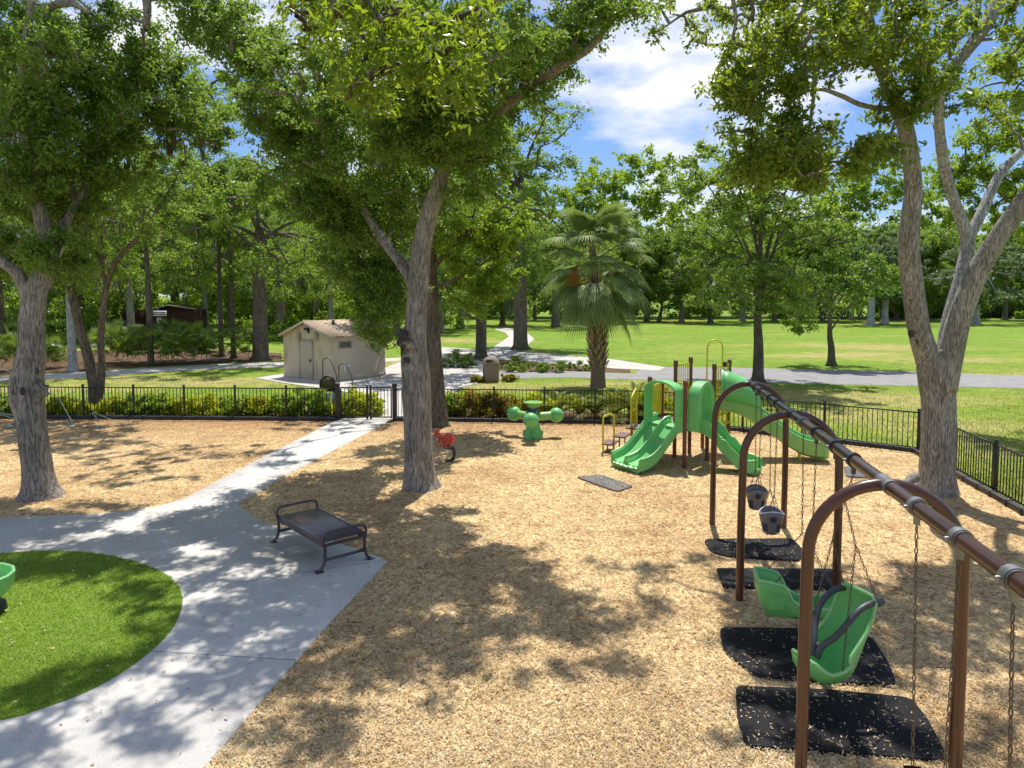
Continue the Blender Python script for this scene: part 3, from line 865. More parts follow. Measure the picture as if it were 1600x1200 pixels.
# rules sign beside the gate
SP = P(513, 652); SP.y += 0.6; SP = Vector((P(513, 652).x * (P(513, 652).y + 0.5) / P(513, 652).y, P(513, 652).y + 0.5, 0))
t = thing("rules_sign", "olive round-topped sign on brown posts with white sheets, beside the gate", "sign", SP)
for s in (-0.22, 0.22):
    mb = MB(); mb.box((SP.x + s, SP.y, 0.45), (0.07, 0.07, 0.9)); mb.build("post", M['gate_post'], t, None)
prof = [(-0.28, 0.86)] + [(0.28 * math.cos(math.pi - a), 1.15 + 0.28 * math.sin(a)) for a in np.linspace(0, math.pi, 13)] + [(0.28, 0.86)]
def plate(prof, y, th, cx):
    mb = MB(); n = len(prof)
    mb.add([(cx + x, y - th / 2, z) for x, z in prof] + [(cx + x, y + th / 2, z) for x, z in prof],
           [tuple(range(n)), tuple(range(2 * n - 1, n - 1, -1))] + [(i, i + n, (i + 1) % n + n, (i + 1) % n) for i in range(n)])
    return mb
plate(prof, SP.y, 0.05, SP.x).build("board", M['sign_green'], t, None, fixn=True)
ring = MB(); ring.tube([(SP.x + x, SP.y - 0.02, z) for x, z in prof], 0.022, 8); ring.build("board_frame", M['gate_post'], t)
for s, z0, z1 in ((-0.02, 0.42, 0.82), (0.25, 0.42, 0.82)):
    mb = MB(); mb.box((SP.x + s, SP.y - 0.05, (z0 + z1) / 2), (0.22, 0.012, z1 - z0)); sh = mb.build("notice", M['sign_white'], t, None)
    mb = MB()
    for k in range(6): mb.box((SP.x + s, SP.y - 0.059, z1 - 0.06 - 0.055 * k), (0.17 - 0.03 * (k % 3), 0.004, 0.014))
    mb.build("lettering", M['sign_ink'], sh, None)
# two bent handrails behind the gate
for k, (u0, u1, lab) in enumerate(((505, 527, "dark bent steel handrail rising behind the olive sign"), (530, 551, "dark bent steel handrail in front of the white wall box on the hut"))):
    a, b = P(u0, 612), P(u1, 614)
    t = thing("handrail", lab, "handrail", a, "bent handrails by the hut")
    h = 1.55 if k == 0 else 1.3
    pts = [(a.x, a.y, 0.0), (a.x, a.y, h - 0.2), (a.x + 0.07, a.y, h - 0.05), (a.x + 0.2, a.y, h), (a.x + 0.33, a.y, h - 0.05), (b.x - 0.04, b.y, h * 0.56), (b.x, b.y, h * 0.46), (b.x, b.y, 0.0)]
    mb = MB(); mb.tube(spline(pts[:5], 0.08).tolist() + [list(p) for p in pts[5:]], 0.028, 8); mb.build("rail_tube", M['rail'], t)
    for q in (a, b):
        mb = MB(); mb.lathe([(0.07, 0.024), (0.07, 0.04), (0.03, 0.05)], (q.x, q.y, 0), 12); mb.build("floor_flange", M['rail'], t)

# ------------------------------------------------------------------ restroom hut
HC = P(516, 597); HC = Vector((-9.1, 35.5, 0))
HL = Vector((-12.17, 37.7, 0)); HR = Vector((-6.85, 38.5, 0))
el = (HL - HC); wl_ = el.length; el.normalize()
er = Vector((-el.y, el.x, 0));
if er.dot(HR - HC) < 0: er = -er
wr_ = 3.75
t = thing("restroom_hut", "small cream hut with a tan shingled gable roof and narrow door", "hut", HC)
EAVE, RIDGE = 2.28, 2.98
def hp(a, b, z): # along gable wall, along side wall, height
    q = HC + el * a + er * b; return (q.x, q.y, z)
mb = MB()
V = [hp(0, 0, 0), hp(wl_, 0, 0), hp(wl_, 0, EAVE), hp(wl_ / 2, 0, RIDGE - 0.06), hp(0, 0, EAVE),
     hp(0, wr_, 0), hp(wl_, wr_, 0), hp(wl_, wr_, EAVE), hp(wl_ / 2, wr_, RIDGE - 0.06), hp(0, wr_, EAVE)]
mb.add(V, [(0, 1, 2, 3, 4), (9, 8, 7, 6, 5), (0, 4, 9, 5), (1, 6, 7, 2)])
hw = mb.build("wall", M['wall'], t, None, fixn=True)
mb = MB()
ov = 0.16
sl = (RIDGE - EAVE) / (wl_ / 2)
for s in (0, 1):
    a0 = -ov if s == 0 else wl_ + ov; z0 = EAVE - sl * ov
    q = [hp(a0, -0.2, z0), hp(wl_ / 2, -0.2, RIDGE), hp(wl_ / 2, wr_ + 0.2, RIDGE), hp(a0, wr_ + 0.2, z0)]
    mb.add([(x, y, z + 0.07) for x, y, z in q] + [(x, y, z - 0.0) for x, y, z in q], [(0, 1, 2, 3), (7, 6, 5, 4), (0, 4, 5, 1), (3, 2, 6, 7), (0, 3, 7, 4), (1, 5, 6, 2)])
roof = mb.build("roof", M['roof'], t, None, fixn=True)
mb = MB(); c = hp(wl_ * 0.36, 1.35, 0)
zr = EAVE + sl * wl_ * 0.36
mb.lathe([(0.06, zr + 0.0), (0.06, zr + 0.2), (0.1, zr + 0.2), (0.1, zr + 0.26)], (c[0], c[1], 0), 12); mb.build("vent_pipe", M['black'], roof)
ang_l = math.atan2(el.y, el.x); ang_r = math.atan2(er.y, er.x)
outl, outr = -er, -el
def on_l(a, z, off): q = HC + el * a + outl * off; return (q.x, q.y, z)
def on_r(b, z, off): q = HC + er * b + outr * off; return (q.x, q.y, z)
mb = MB(); mb.bar(on_l(-ov, EAVE - sl * ov - 0.02, 0.19), on_l(wl_ / 2, RIDGE - 0.02, 0.19), 0.03, 0.1); mb.bar(on_l(wl_ + ov, EAVE - sl * ov - 0.02, 0.19), on_l(wl_ / 2, RIDGE - 0.02, 0.19), 0.03, 0.1)
mb.build("fascia", M['hut_trim'], roof, None)
mb = MB(); mb.box(on_l(1.88, 0.99, 0.02), (0.96, 0.05, 1.98), ang_l); d_ = mb.build("door", M['hut_door'], t, None, bevel=0.01)
mb = MB()
for s in (-0.52, 0.52): mb.box(on_l(1.88 + s, 1.01, 0.022), (0.08, 0.07, 2.02), ang_l)
mb.box(on_l(1.88, 2.05, 0.022), (1.12, 0.07, 0.07), ang_l); mb.build("door_frame", M['hut_trim'], d_, None)
mb = MB(); mb.box(on_l(1.5, 1.0, 0.07), (0.05, 0.06, 0.16), ang_l); mb.ball(on_l(1.5, 1.02, 0.12), 0.04); mb.build("door_handle", M['rail'], d_)
for a in (1.05, 2.45):
    mb = MB(); q0 = Vector(on_l(a, 2.3, 0.0))
    mb.add([on_l(a - 0.14, 2.08, 0.004), on_l(a + 0.14, 2.08, 0.004), on_l(a + 0.14, 2.08, 0.2), on_l(a - 0.14, 2.08, 0.2), on_l(a - 0.1, 2.46, 0.004), on_l(a + 0.1, 2.46, 0.004), on_l(a + 0.1, 2.46, 0.05), on_l(a - 0.1, 2.46, 0.05)],
           [(0, 1, 2, 3), (4, 5, 6, 7), (0, 1, 5, 4), (1, 2, 6, 5), (2, 3, 7, 6), (3, 0, 4, 7)])
    mb.build("vent_hood", M['hut_trim'], t, None, fixn=True)
mb = MB(); mb.box(on_l(1.74, 2.62, 0.08), (0.28, 0.16, 0.13), ang_l); mb.box(on_l(1.64, 2.52, 0.05), (0.08, 0.1, 0.2), ang_l); mb.build("wall_lamp", M['black'], t, None, bevel=0.015)
mb = MB(); b0 = 0.92
mb.box(on_r(b0, 1.83, 0.01), (0.9, 0.06, 0.4), ang_r); w_ = mb.build("window", M['hut_trim'], t, None, bevel=0.01)
mb = MB()
for k in range(5): mb.box(on_r(b0, 1.71 + 0.06 * k, 0.045), (0.74, 0.02, 0.045), ang_r)
mb.build("louver", M['vent'], w_, None)
mb = MB(); mb.box(on_r(1.0, 0.62, 0.06), (0.4, 0.12, 0.36), ang_r); bx = mb.build("wall_box", M['sign_white'], t, None, bevel=0.02)
mb = MB(); mb.box(on_r(1.0, 0.6, 0.125), (0.28, 0.01, 0.22), ang_r); mb.build("box_face", M['hut_trim'], bx, None)
mb = MB(); mb.box(hp(wl_ / 2, -0.012, 0.1), (wl_ + 0.03, 0.02, 0.2), ang_l); mb.box(hp(-0.012, wr_ / 2, 0.1), (0.02, wr_ + 0.03, 0.2), ang_l); mb.build("plinth", M['wall'], t, None)

# ------------------------------------------------------------------ trash bin
BP = P(767, 596)
t = thing("trash_bin", "square brown pebble-faced trash bin with a domed lid beside the plaza", "trash bin", BP)
mb = MB(); mb.box((BP.x, BP.y, 0.45), (0.72, 0.72, 0.9), 0.2); mb.build("body", M['bin'], t, None, bevel=0.03)
mb = MB(); mb.box((BP.x, BP.y, 0.93), (0.78, 0.78, 0.08), 0.2); mb.lathe([(0.42, 0.97), (0.38, 1.1), (0.26, 1.22), (0.1, 1.26), (0.0, 1.265)], (BP.x, BP.y, 0), 16); ld = mb.build("lid", M['bin'], t)
mb = MB(); mb.box((BP.x - 0.06, BP.y - 0.36, 1.08), (0.3, 0.1, 0.12), 0.2); mb.build("opening", M['black'], ld, None)

# ------------------------------------------------------------------ dark red shed, its sign
t = thing("shed", "low dark red board shed far back among palmettos and trees", "shed", W(247, 505, 72))
sh0, sh1 = W(190, 500, 72), W(303, 500, 72)
mb = MB(); xm = W(265, 500, 72).x
zt = lambda u, v: W(u, v, 72).z
prof = [(sh0.x, 0), (sh1.x, 0), (sh1.x, zt(304, 483)), (xm, zt(265, 477.5)), (W(240, 484, 72).x, zt(240, 483.5)), (sh0.x, zt(188, 486))]
n = len(prof)
mb.add([(x, 72, z) for x, z in prof] + [(x, 75, z) for x, z in prof], [tuple(range(n)), tuple(range(2 * n - 1, n - 1, -1))] + [(i, i + n, (i + 1) % n + n, (i + 1) % n) for i in range(n)])
sw = mb.build("wall", M['shed'], t, None, fixn=True)
mb = MB()
for k in range(28):
    x = sh0.x + (sh1.x - sh0.x) * (k + 0.5) / 28; mb.box((x, 71.985, 1.2), (0.04, 0.03, 2.2))
mb.build("board_batten", M['shed'], sw, None)
mb = MB(); mb.bar((xm, 71.8, zt(265, 477)), (sh1.x + 0.3, 71.8, zt(304, 482.5)), 0.5, 0.1); mb.bar((xm, 71.8, zt(265, 477)), (W(240, 484, 72).x, 71.8, zt(240, 483)), 0.5, 0.1); mb.build("roof_edge", M['shed_roof'], t, None)
SG = W(250, 490, 58)
t = thing("park_sign", "white oblong sign with dark lettering above a small square sign, by the dark trunk", "sign", (SG.x, SG.y, 0))
mb = MB(); mb.box((SG.x - 0.25, SG.y + 0.06, 1.7), (0.09, 0.07, 3.4)); mb.build("post", M['gate_post'], t, None)
mb = MB(); mb.box((SG.x, SG.y, SG.z + 0.02), (1.05, 0.05, 0.42)); pn = mb.build("panel", M['sign_white'], t, None)
mb = MB(); rr = random.Random(4)
for row in range(2):
    x = -0.36
    while x < 0.42:
        w = rr.uniform(0.04, 0.09); mb.box((SG.x + x, SG.y - 0.03, SG.z + 0.10 - 0.17 * row), (w, 0.01, 0.09)); x += w + 0.035
mb.box((SG.x - 0.46, SG.y - 0.03, SG.z + 0.02), (0.07, 0.01, 0.28))
mb.build("lettering", M['sign_ink'], pn, None)
mb = MB(); mb.box((SG.x - 0.08, SG.y, SG.z - 0.55), (0.36, 0.05, 0.36)); p2 = mb.build("symbol_panel", M['sign_white'], t, None)
mb = MB(); mb.box((SG.x - 0.08, SG.y - 0.03, SG.z - 0.55), (0.12, 0.012, 0.16)); mb.build("symbol", M['sign_ink'], p2, None)

# far board fence on the right
a, b = P(1375, 497), P(1640, 496)
t = thing("board_fence", "long dark weathered board fence at the far edge of the lawn", "fence", a)
mb = MB(); L = (b - a).length; d = (b - a).normalized(); n = int(L / 0.3)
for i in range(n):
    c = a + d * (0.3 * (i + 0.5)); h = 2.5 + 0.04 * math.sin(i * 12.3)
    mb.box((c.x, c.y, h / 2), (0.28, 0.05, h), math.atan2(d.y, d.x))
mb.build("boards", M['wood_fence'], t, None)
for i in range(0, n, 9):
    c = a + d * (0.3 * i) ; mb = MB(); mb.box((c.x, c.y - 0.12, 1.35), (0.2, 0.15, 2.7)); mb.build("post", M['wood_fence'], t, None)

# ------------------------------------------------------------------ bench
A, B, C_ = P(436, 845, 0.045), P(508, 892, 0.045), P(573, 877, 0.045)
bx_ = (B - A).normalized(); LW = (B - A).length
by_ = Vector((-bx_.y, bx_.x, 0));
if by_.dot(C_ - B) < 0: by_ = -by_
WW = 0.70
O = A.copy()
t = thing("park_bench", "dark purple-brown backless slatted metal bench with hooped ends on the concrete", "bench", O + bx_ * LW / 2 + by_ * WW / 2)
def bp(a, b, z): q = O + bx_ * a + by_ * b; return Vector((q.x, q.y, z))
SZ = 0.50
mb = MB(); n = 11
for i in range(n):
    b = 0.035 + (WW - 0.07) * i / (n - 1)
    mb.bar(bp(0.03, b, SZ), bp(LW - 0.03, b, SZ), 0.054, 0.016)
mb.build("seat_slats", M['bench'], t, None, bevel=0.003)
mb = MB()
for b in (-0.005, WW + 0.005): mb.bar(bp(0.0, b, SZ - 0.035), bp(LW, b, SZ - 0.035), 0.024, 0.115)
for a in (0.5, LW / 2, LW - 0.5): mb.bar(bp(a, 0.02, SZ - 0.03), bp(a, WW - 0.02, SZ - 0.03), 0.05, 0.03)
mb.build("seat_frame", M['bench'], t, None, bevel=0.004)
for a, s in ((0.0, -1), (LW, 1)):
    mb = MB()
    hoop = [bp(a, -0.02, SZ - 0.06), bp(a, -0.03, SZ + 0.06), bp(a, 0.0, SZ + 0.125), bp(a, 0.06, SZ + 0.15), bp(a, WW / 2, SZ + 0.158), bp(a, WW - 0.06, SZ + 0.15), bp(a, WW, SZ + 0.125), bp(a, WW + 0.03, SZ + 0.06), bp(a, WW + 0.02, SZ - 0.06)]
    mb.tube(spline(hoop, 0.03), 0.023, 10); mb.bar(bp(a, -0.02, SZ - 0.05), bp(a, WW + 0.02, SZ - 0.05), 0.035, 0.04)
    mb.build("arm_hoop", M['bench'], t)
    mb = MB(); mb.bar(bp(a, 0.0, 0.22), bp(a, WW, 0.22), 0.02, 0.045); mb.build("stretcher", M['bench'], t, None)
    for b, o in ((0.0, -1), (WW, 1)):
        mb = MB()
        pts = [bp(a, b, SZ - 0.03), bp(a, b + o * 0.0, 0.36), bp(a, b + o * 0.005, 0.22), bp(a, b + o * 0.05, 0.1), bp(a, b + o * 0.11, 0.06)]
        mb.tube(spline(pts, 0.03), 0.026, 10); q = bp(a, b + o * 0.10, 0.05); mb.box(q, (0.12, 0.12, 0.016), math.atan2(bx_.y, bx_.x))
        mb.build("leg", M['bench'], t)
# ------------------------------------------------------------------ swing frame
AX0 = Vector((3.30, 6.15, 0)); AX1 = Vector((4.47, 13.2, 0))
ax = (AX1 - AX0); SL = ax.length; ax.normalize()
nx_ = Vector((ax.y, -ax.x, 0))           # to the right of the bar
BZ = 2.73
def sp(s, o, z): q = AX0 + ax * s + nx_ * o; return Vector((q.x, q.y, z))
t = thing("swing_frame", "brown swing frame of tall arches joined by one long dark crossbar", "swing frame", (AX0.x, AX0.y, 0))
ARCH = [-3.62, 0.0, 3.72, SL]
RA = 0.64
for s in ARCH:
    mb = MB()
    pts = [sp(s, -RA - 0.01, -0.05), sp(s, -RA - 0.01, 1.2)] + arc(sp(s, 0, BZ - RA * 1.03), RA, math.pi, 0, nx_, (0, 0, 1.03), 22) + [sp(s, RA + 0.01, 1.2), sp(s, RA + 0.01, -0.05)]
    mb.tube(pts, 0.055, 16)
    mb.build("arch", M['frame'], t, 60)
for a, b in zip(ARCH[:-1], ARCH[1:]):
    mb = MB(); mb.tube([sp(a + 0.06, 0, BZ), sp(b - 0.06, 0, BZ)], 0.060, 18); bm_ = mb.build("crossbar", M['beam'], t, 60)
for s in ARCH:
    mb = MB(); mb.tube([sp(s - 0.13, 0, BZ), sp(s + 0.13, 0, BZ)], 0.068, 18); mb.build("arch_joint", M['collar_dark'] if s > 0 else M['collar'], t, 40)

def s_of(u, v):
    d = ray(u, v); tt = (BZ - CH) / d.z
    return (Vector((d.x * tt, d.y * tt, 0)) - AX0).dot(ax)
HANG = {'b1': (6.55, 6.02), 'b2': (5.22, 4.68), 'g1': (s_of(1256, 661), s_of(1278, 676)), 'g2': (s_of(1311, 698), s_of(1340, 719)),
        'c1': (s_of(1448, 793), s_of(1515, 843)), 'c2': (s_of(1598, 905), s_of(1598, 905) - 0.75)}
for k, (h0, h1) in HANG.items():
    for h in (h0, h1):
        mc = M['collar'] if k in ('c1', 'c2') or h == HANG['g1'][0] else M['collar_dark']
        mb = MB()
        mb.tube([sp(h - 0.036, 0, BZ), sp(h + 0.036, 0, BZ)], 0.077, 20)
        mb.tube([sp(h - 0.05, 0, BZ), sp(h - 0.04, 0, BZ)], 0.070, 20); mb.tube([sp(h + 0.04, 0, BZ), sp(h + 0.05, 0, BZ)], 0.070, 20)
        mb.box(sp(h, 0, BZ - 0.10), (0.05, 0.035, 0.08), math.atan2(ax.y, ax.x))
        hg = mb.build("hanger", mc, t, 40)
        mb = MB()
        for kx in (-1, 1):
            mb.lathe([(0.014, 0), (0.014, 0.02), (0.009, 0.028)], sp(h, kx * 0.076, BZ), 8, axis=nx_ * kx)
        mb.build("bolt", M['collar'], hg, 40)

def chain(mb, pts, link=0.052, r=0.0044):
    """welded links along a polyline"""
    pts = [Vector(p) for p in pts]
    acc = 0; k = 0
    for a, b in zip(pts[:-1], pts[1:]):
        d, s, u = frame_from(b - a)
        L = (b - a).length; n = max(1, round(L / link)); st = L / n
        for i in range(n):
            c = a + d * (st * (i + 0.5)); w = s if k % 2 == 0 else u; k += 1
            ring = []
            hl, hw = st * 0.5 + r * 1.4 - 0.008, 0.0105
            for q in range(10):
                an = 2 * math.pi * q / 10
                ring.append(c + d * ((hl if math.cos(an) > 0 else -hl) * (0.35 + 0.65 * abs(math.cos(an))) if abs(math.cos(an)) > 0.05 else 0) + w * (hw * math.sin(an)))
            mb.tube(ring, r, 5, closed=True)

# bucket swings
def bucket(name, label, s, zb, face):
    o = sp(s, 0, zb)
    t = thing(name, label, "swing", (o.x, o.y, 0), "grey bucket swings")
    rings = []; NA = 28
    for k, (z, r) in enumerate([(0.0, 0.092), (0.015, 0.108), (0.08, 0.121), (0.16, 0.136), (0.24, 0.153), (0.31, 0.17)]):
        R = []
        for i in range(NA):
            a = 2 * math.pi * i / NA
            lift = (0.07 * (0.5 + 0.5 * math.cos(2 * (a - face)))) * (z / 0.31) ** 2
            R.append((o.x + 1.12 * r * math.cos(a), o.y + r * math.sin(a), zb + z + lift))
        rings.append(R)
    G = np.array(rings)
    mb = MB()
    V = G.reshape(-1, 3); f = []
    for i in range(len(rings) - 1):
        for j in range(NA):
            a = 2 * math.pi * (j + 0.5) / NA
            da = (a - face + math.pi) % (2 * math.pi) - math.pi
            if i in (1, 2) and 0.45 < abs(da) < 1.1: continue
            f.append((i * NA + j, i * NA + (j + 1) % NA, (i + 1) * NA + (j + 1) % NA, (i + 1) * NA + j))
    f.append(tuple(range(NA - 1, -1, -1)))
    mb.add(V, f)
    st = mb.build("seat", M['bucket'], t, 50, solid=0.018)
    rim = MB(); rim.tube(G[-1], 0.011, 8, closed=True); rim.build("rim", M['white'] if s < 5.5 else M['bucket_dark'], st)
    fx, fy = math.cos(face), math.sin(face)
    c = Vector((o.x + 1.12 * 0.156 * fx, o.y + 0.156 * fy, zb + 0.26))
    bd = MB(); bd.lathe([(0.05, 0.0), (0.05, 0.02), (0.035, 0.024)], c, 16, axis=(fx, fy, -0.1)); bd.build("emblem", M['bucket_dark'], st)
    for i, h in enumerate((s + 0.27, s - 0.27)):
        top = sp(h, 0, BZ - 0.15); sgn = 1 if i == 0 else -1
        knot = sp(s + 0.17 * sgn, 0, zb + 0.66)
        cm = MB(); chain(cm, [top, knot], 0.05)
        for w in (-0.085, 0.085): chain(cm, [knot, sp(s + 0.14 * sgn, w, zb + 0.33)], 0.05)
        cm.build("chain", M['chain'], t, 60)
bucket("bucket_swing", "grey bucket swing with a dark rim, hanging nearer the slides", sum(HANG['b1']) / 2, 0.62, math.radians(-100))
bucket("bucket_swing", "grey bucket swing with a white rim, hanging over the dark mat edge", sum(HANG['b2']) / 2, 0.63, math.radians(-98))

# moulded green harness seats
def seat_shell(o, fwd, stations, nseg=12):
    """stations: (forward, z, half width, side height, tilt of the section's normal in the forward-z plane)"""
    side = Vector((-fwd.y, fwd.x, 0))
    G = []
    for (a, z, w, h, tl) in stations:
        nrm = fwd * math.cos(tl) + Vector((0, 0, math.sin(tl)))
        row = []
        for k in range(nseg + 1):
            x = -1 + 2 * k / nseg
            e = max(0, (abs(x) - 0.55) / 0.45)
            row.append(o + fwd * a + Vector((0, 0, z)) + side * (w * x * (1 + 0.06 * e)) + nrm * (h * e ** 1.6))
        G.append(row)
    return G

c2 = sp(sum(HANG['g2']) / 2, 0, 0)
fwd2 = Vector((-0.93, -0.36, 0)).normalized()
t = thing("harness_swing", "green high-backed swing seat with a dark padded shoulder harness", "swing", c2, "green moulded harness swings")
rad = math.radians
ST = [(-0.315, 1.20, 0.10, 0.05, rad(16)), (-0.34, 1.19, 0.17, 0.07, rad(14)), (-0.345, 1.13, 0.215, 0.09, rad(13)), (-0.31, 0.99, 0.235, 0.11, rad(12)), (-0.26, 0.84, 0.235, 0.13, rad(14)),
      (-0.20, 0.69, 0.235, 0.19, rad(18)), (-0.13, 0.53, 0.25, 0.26, rad(28)), (-0.05, 0.40, 0.26, 0.27, rad(50)), (0.06, 0.345, 0.265, 0.23, rad(76)), (0.19, 0.33, 0.26, 0.19, rad(92)),
      (0.31, 0.345, 0.25, 0.16, rad(105)), (0.41, 0.39, 0.235, 0.13, rad(128)), (0.48, 0.48, 0.21, 0.09, rad(150)), (0.505, 0.58, 0.15, 0.04, rad(160))]
mb = MB(); mb.grid(seat_shell(c2, fwd2, ST)); shell = mb.build("seat_shell", M['green'], t, 180, solid=0.035, sub=1)
side2 = Vector((-fwd2.y, fwd2.x, 0))
mb = MB()
for r in ((0.0, 1),):
    G = seat_shell(c2, fwd2, ST)
    edge = [g[0] for g in G] ; edge2 = [g[-1] for g in G]
    mb.tube(edge + edge2[::-1], 0.021, 8, closed=True)
mb.build("rim", M['green_light'], shell)
mb = MB()
def s2(a, b, z): return c2 + fwd2 * a + side2 * b + Vector((0, 0, z))
for b in (-0.2, 0.2):
    mb.tube(spline([s2(-0.33, b, 1.14), s2(-0.22, b * 1.06, 1.15), s2(-0.06, b * 1.06, 1.11), s2(0.08, b * 1.0, 0.99), s2(0.19, b * 0.7, 0.83), s2(0.28, b * 0.26, 0.70), s2(0.31, b * 0.12, 0.57)], 0.03), 0.034, 12)
    mb.rod(s2(-0.38, b, 1.14), s2(-0.30, b, 1.14), 0.04, 12)
mb.rod(s2(0.275, -0.07, 0.69), s2(0.275, 0.07, 0.69), 0.026)
mb.build("harness", M['harness'], t)
for i, h in enumerate(HANG['g2']):
    sg = 1 if i == 0 else -1
    cm = MB(); top = sp(h, 0, BZ - 0.15)
    kn = Vector(top).lerp(s2(-0.05, sg * 0.26, 1.45), 0.72)
    chain(cm, [top, kn]); chain(cm, [kn, s2(-0.32, sg * 0.23, 1.1)]); chain(cm, [kn, s2(0.22, sg * 0.27, 0.5)])
    cm.build("chain", M['chain'], t, 60)

c1 = sp(sum(HANG['g1']) / 2, 0, 0)
e1 = Vector((0.985, -0.17, 0)).normalized(); d1 = Vector((0.17, 0.985, 0)).normalized()
t = thing("harness_swing", "green reclined swing seat hanging tipped, its raised hollow footwell to one side", "swing", c1, "green moulded harness swings")
def s1(a, b, z): return c1 + e1 * a + d1 * b + Vector((0, 0, z))
# (along, floor z, rim z, half width floor, half width rim)
TR = [(-0.60, 0.72, 0.785, 0.12, 0.18), (-0.59, 0.62, 0.80, 0.15, 0.215), (-0.55, 0.47, 0.80, 0.165, 0.23), (-0.49, 0.355, 0.795, 0.17, 0.235), (-0.40, 0.335, 0.78, 0.17, 0.235), (-0.31, 0.33, 0.755, 0.17, 0.225), (-0.255, 0.325, 0.69, 0.17, 0.21),
      (-0.20, 0.325, 0.57, 0.17, 0.20), (-0.08, 0.325, 0.485, 0.175, 0.20), (0.10, 0.33, 0.475, 0.185, 0.21), (0.28, 0.345, 0.50, 0.195, 0.225), (0.44, 0.39, 0.57, 0.195, 0.23), (0.54, 0.49, 0.64, 0.17, 0.21), (0.575, 0.60, 0.66, 0.12, 0.16)]
G = []
for a, zf, zr, wf, wr in TR:
    row = [s1(a, -wr, zr)]
    for k in range(1, 4): row.append(s1(a, -(wr + (wf - wr) * k / 4), zr + (zf - zr) * k / 4 * 0.98))
    row += [s1(a, -wf * 0.8, zf), s1(a, 0, zf), s1(a, wf * 0.8, zf)]
    for k in range(3, 0, -1): row.append(s1(a, wr + (wf - wr) * k / 4, zr + (zf - zr) * k / 4 * 0.98))
    row.append(s1(a, wr, zr)); G.append(row)
mb = MB(); mb.grid(G)
n0 = len(G[0]); mb.add(G[0], [tuple(range(n0))]); mb.add(G[-1], [tuple(range(n0 - 1, -1, -1))])
shell = mb.build("seat_shell", M['green'], t, 50, solid=0.03)
mb = MB(); mb.tube([g[0] for g in G] + [g[-1] for g in G][::-1], 0.022, 8, closed=True); mb.build("rim", M['green_light'], shell)
mb = MB(); mb.box(s1(-0.38, -0.205, 0.54), (0.2, 0.03, 0.22), math.atan2(e1.y, e1.x)); mb.build("side_panel", M['green'], shell, None, bevel=0.012)
mb = MB()
for q in (0.16, -0.16): mb.tube([s1(-0.25, q * 1.2, 0.57), s1(-0.19, q * 1.2, 0.57), s1(-0.16, q * 1.2, 0.54)], 0.014, 8)
mb.build("grab_loop", M['white'], shell)
for i, h in enumerate(HANG['g1']):
    sg = 1 if i == 0 else -1
    cm = MB(); top = sp(h, 0, BZ - 0.15); kn = Vector(top).lerp(s1(0, sg * 0.22, 0.62), 0.66)
    chain(cm, [top, kn]); chain(cm, [kn, s1(-0.42, sg * 0.23, 0.79)]); chain(cm, [kn, s1(0.4, sg * 0.22, 0.55)])
    cm.build("chain", M['chain'], t, 60)

# belt swings on the near bay
def belt_swing(hs, zb, label):
    m_ = sum(hs) / 2; o = sp(m_, 0, zb)
    t = thing("belt_swing", label, "swing", (o.x, o.y, 0), "black belt swings")
    w = (hs[0] - hs[1]) / 2
    prof = [(-0.27, 0.17), (-0.25, 0.10), (-0.17, 0.02), (0, -0.015), (0.17, 0.02), (0.25, 0.10), (0.27, 0.17)]
    G = [[sp(m_ + a, b, zb + z + 0.012 * (abs(b) / 0.075)) for b in (-0.075, -0.03, 0.03, 0.075)] for a, z in prof]
    mb = MB(); mb.grid(G); mb.build("seat", M['mat'], t, 180, solid=0.014, sub=1)
    for sg, h in ((1, hs[0]), (-1, hs[1])):
        cm = MB(); chain(cm, [sp(h, 0, BZ - 0.15), sp(m_ + 0.27 * sg, 0, zb + 0.17)], 0.056, 0.005)
        cm.build("chain", M['chain'], t, 60)
belt_swing(HANG['c1'], 0.50, "black belt swing on long chains hanging over the large black mat by the near arch")
belt_swing(HANG['c2'], 0.50, "black belt swing whose long chain hangs beyond the near arch leg at the picture edge")

# ------------------------------------------------------------------ rubber mats
def mat_(label, pts, material, cat="mat", rc=0.0):
    c = sum((p for p in pts), Vector((0, 0, 0))) / len(pts)
    poly = []
    for i, p in enumerate(pts):
        a, b = pts[i - 1], pts[(i + 1) % len(pts)]
        r = min(rc, (a - p).length * 0.45, (b - p).length * 0.45)
        if r <= 0: poly.append((p.x, p.y)); continue
        q0, q1 = p + (a - p).normalized() * r, p + (b - p).normalized() * r
        for k in range(6):
            s = k / 5; w = q0 * (1 - s) ** 2 + p * (2 * s * (1 - s)) + q1 * s * s
            poly.append((w.x, w.y))
    mb = MB(); mb.prism([(x, y) for x, y in poly], 0.0, 0.052)
    o = mb.build("rubber_mat", material, None, None, bevel=0.006)
    me = o.data
    off = Vector((c.x, c.y, 0)); me.transform(Matrix.Translation(-off)); o.location = off
    return tag(o, label, cat, "rubber mats under the play equipment")
mat_("black rubber mat under the white-rimmed bucket swing, wide and mostly sunlit-speckled", px((1099, 846), (1238, 845), (1258, 866), (1250, 880), (1140, 874), (1110, 866)), M['mat'], rc=0.15)
mat_("black rubber mat just behind the reclined green swing seat", px((1119, 892), (1300, 893), (1316, 905), (1312, 925), (1130, 921)), M['mat'], rc=0.06)
mat_("black rubber mat under the high-backed green swing seat, with chips and a dark oval", px((1124, 985), (1260, 987), (1362, 1000), (1388, 1040), (1402, 1076), (1262, 1070), (1180, 1062), (1130, 1020)), M['mat'], rc=0.12)
mat_("largest black rubber mat, under the belt swing by the near arch", px((1149, 1077), (1300, 1084), (1422, 1096), (1450, 1130), (1483, 1196), (1330, 1184), (1165, 1172), (1152, 1130)), M['mat'], rc=0.1)
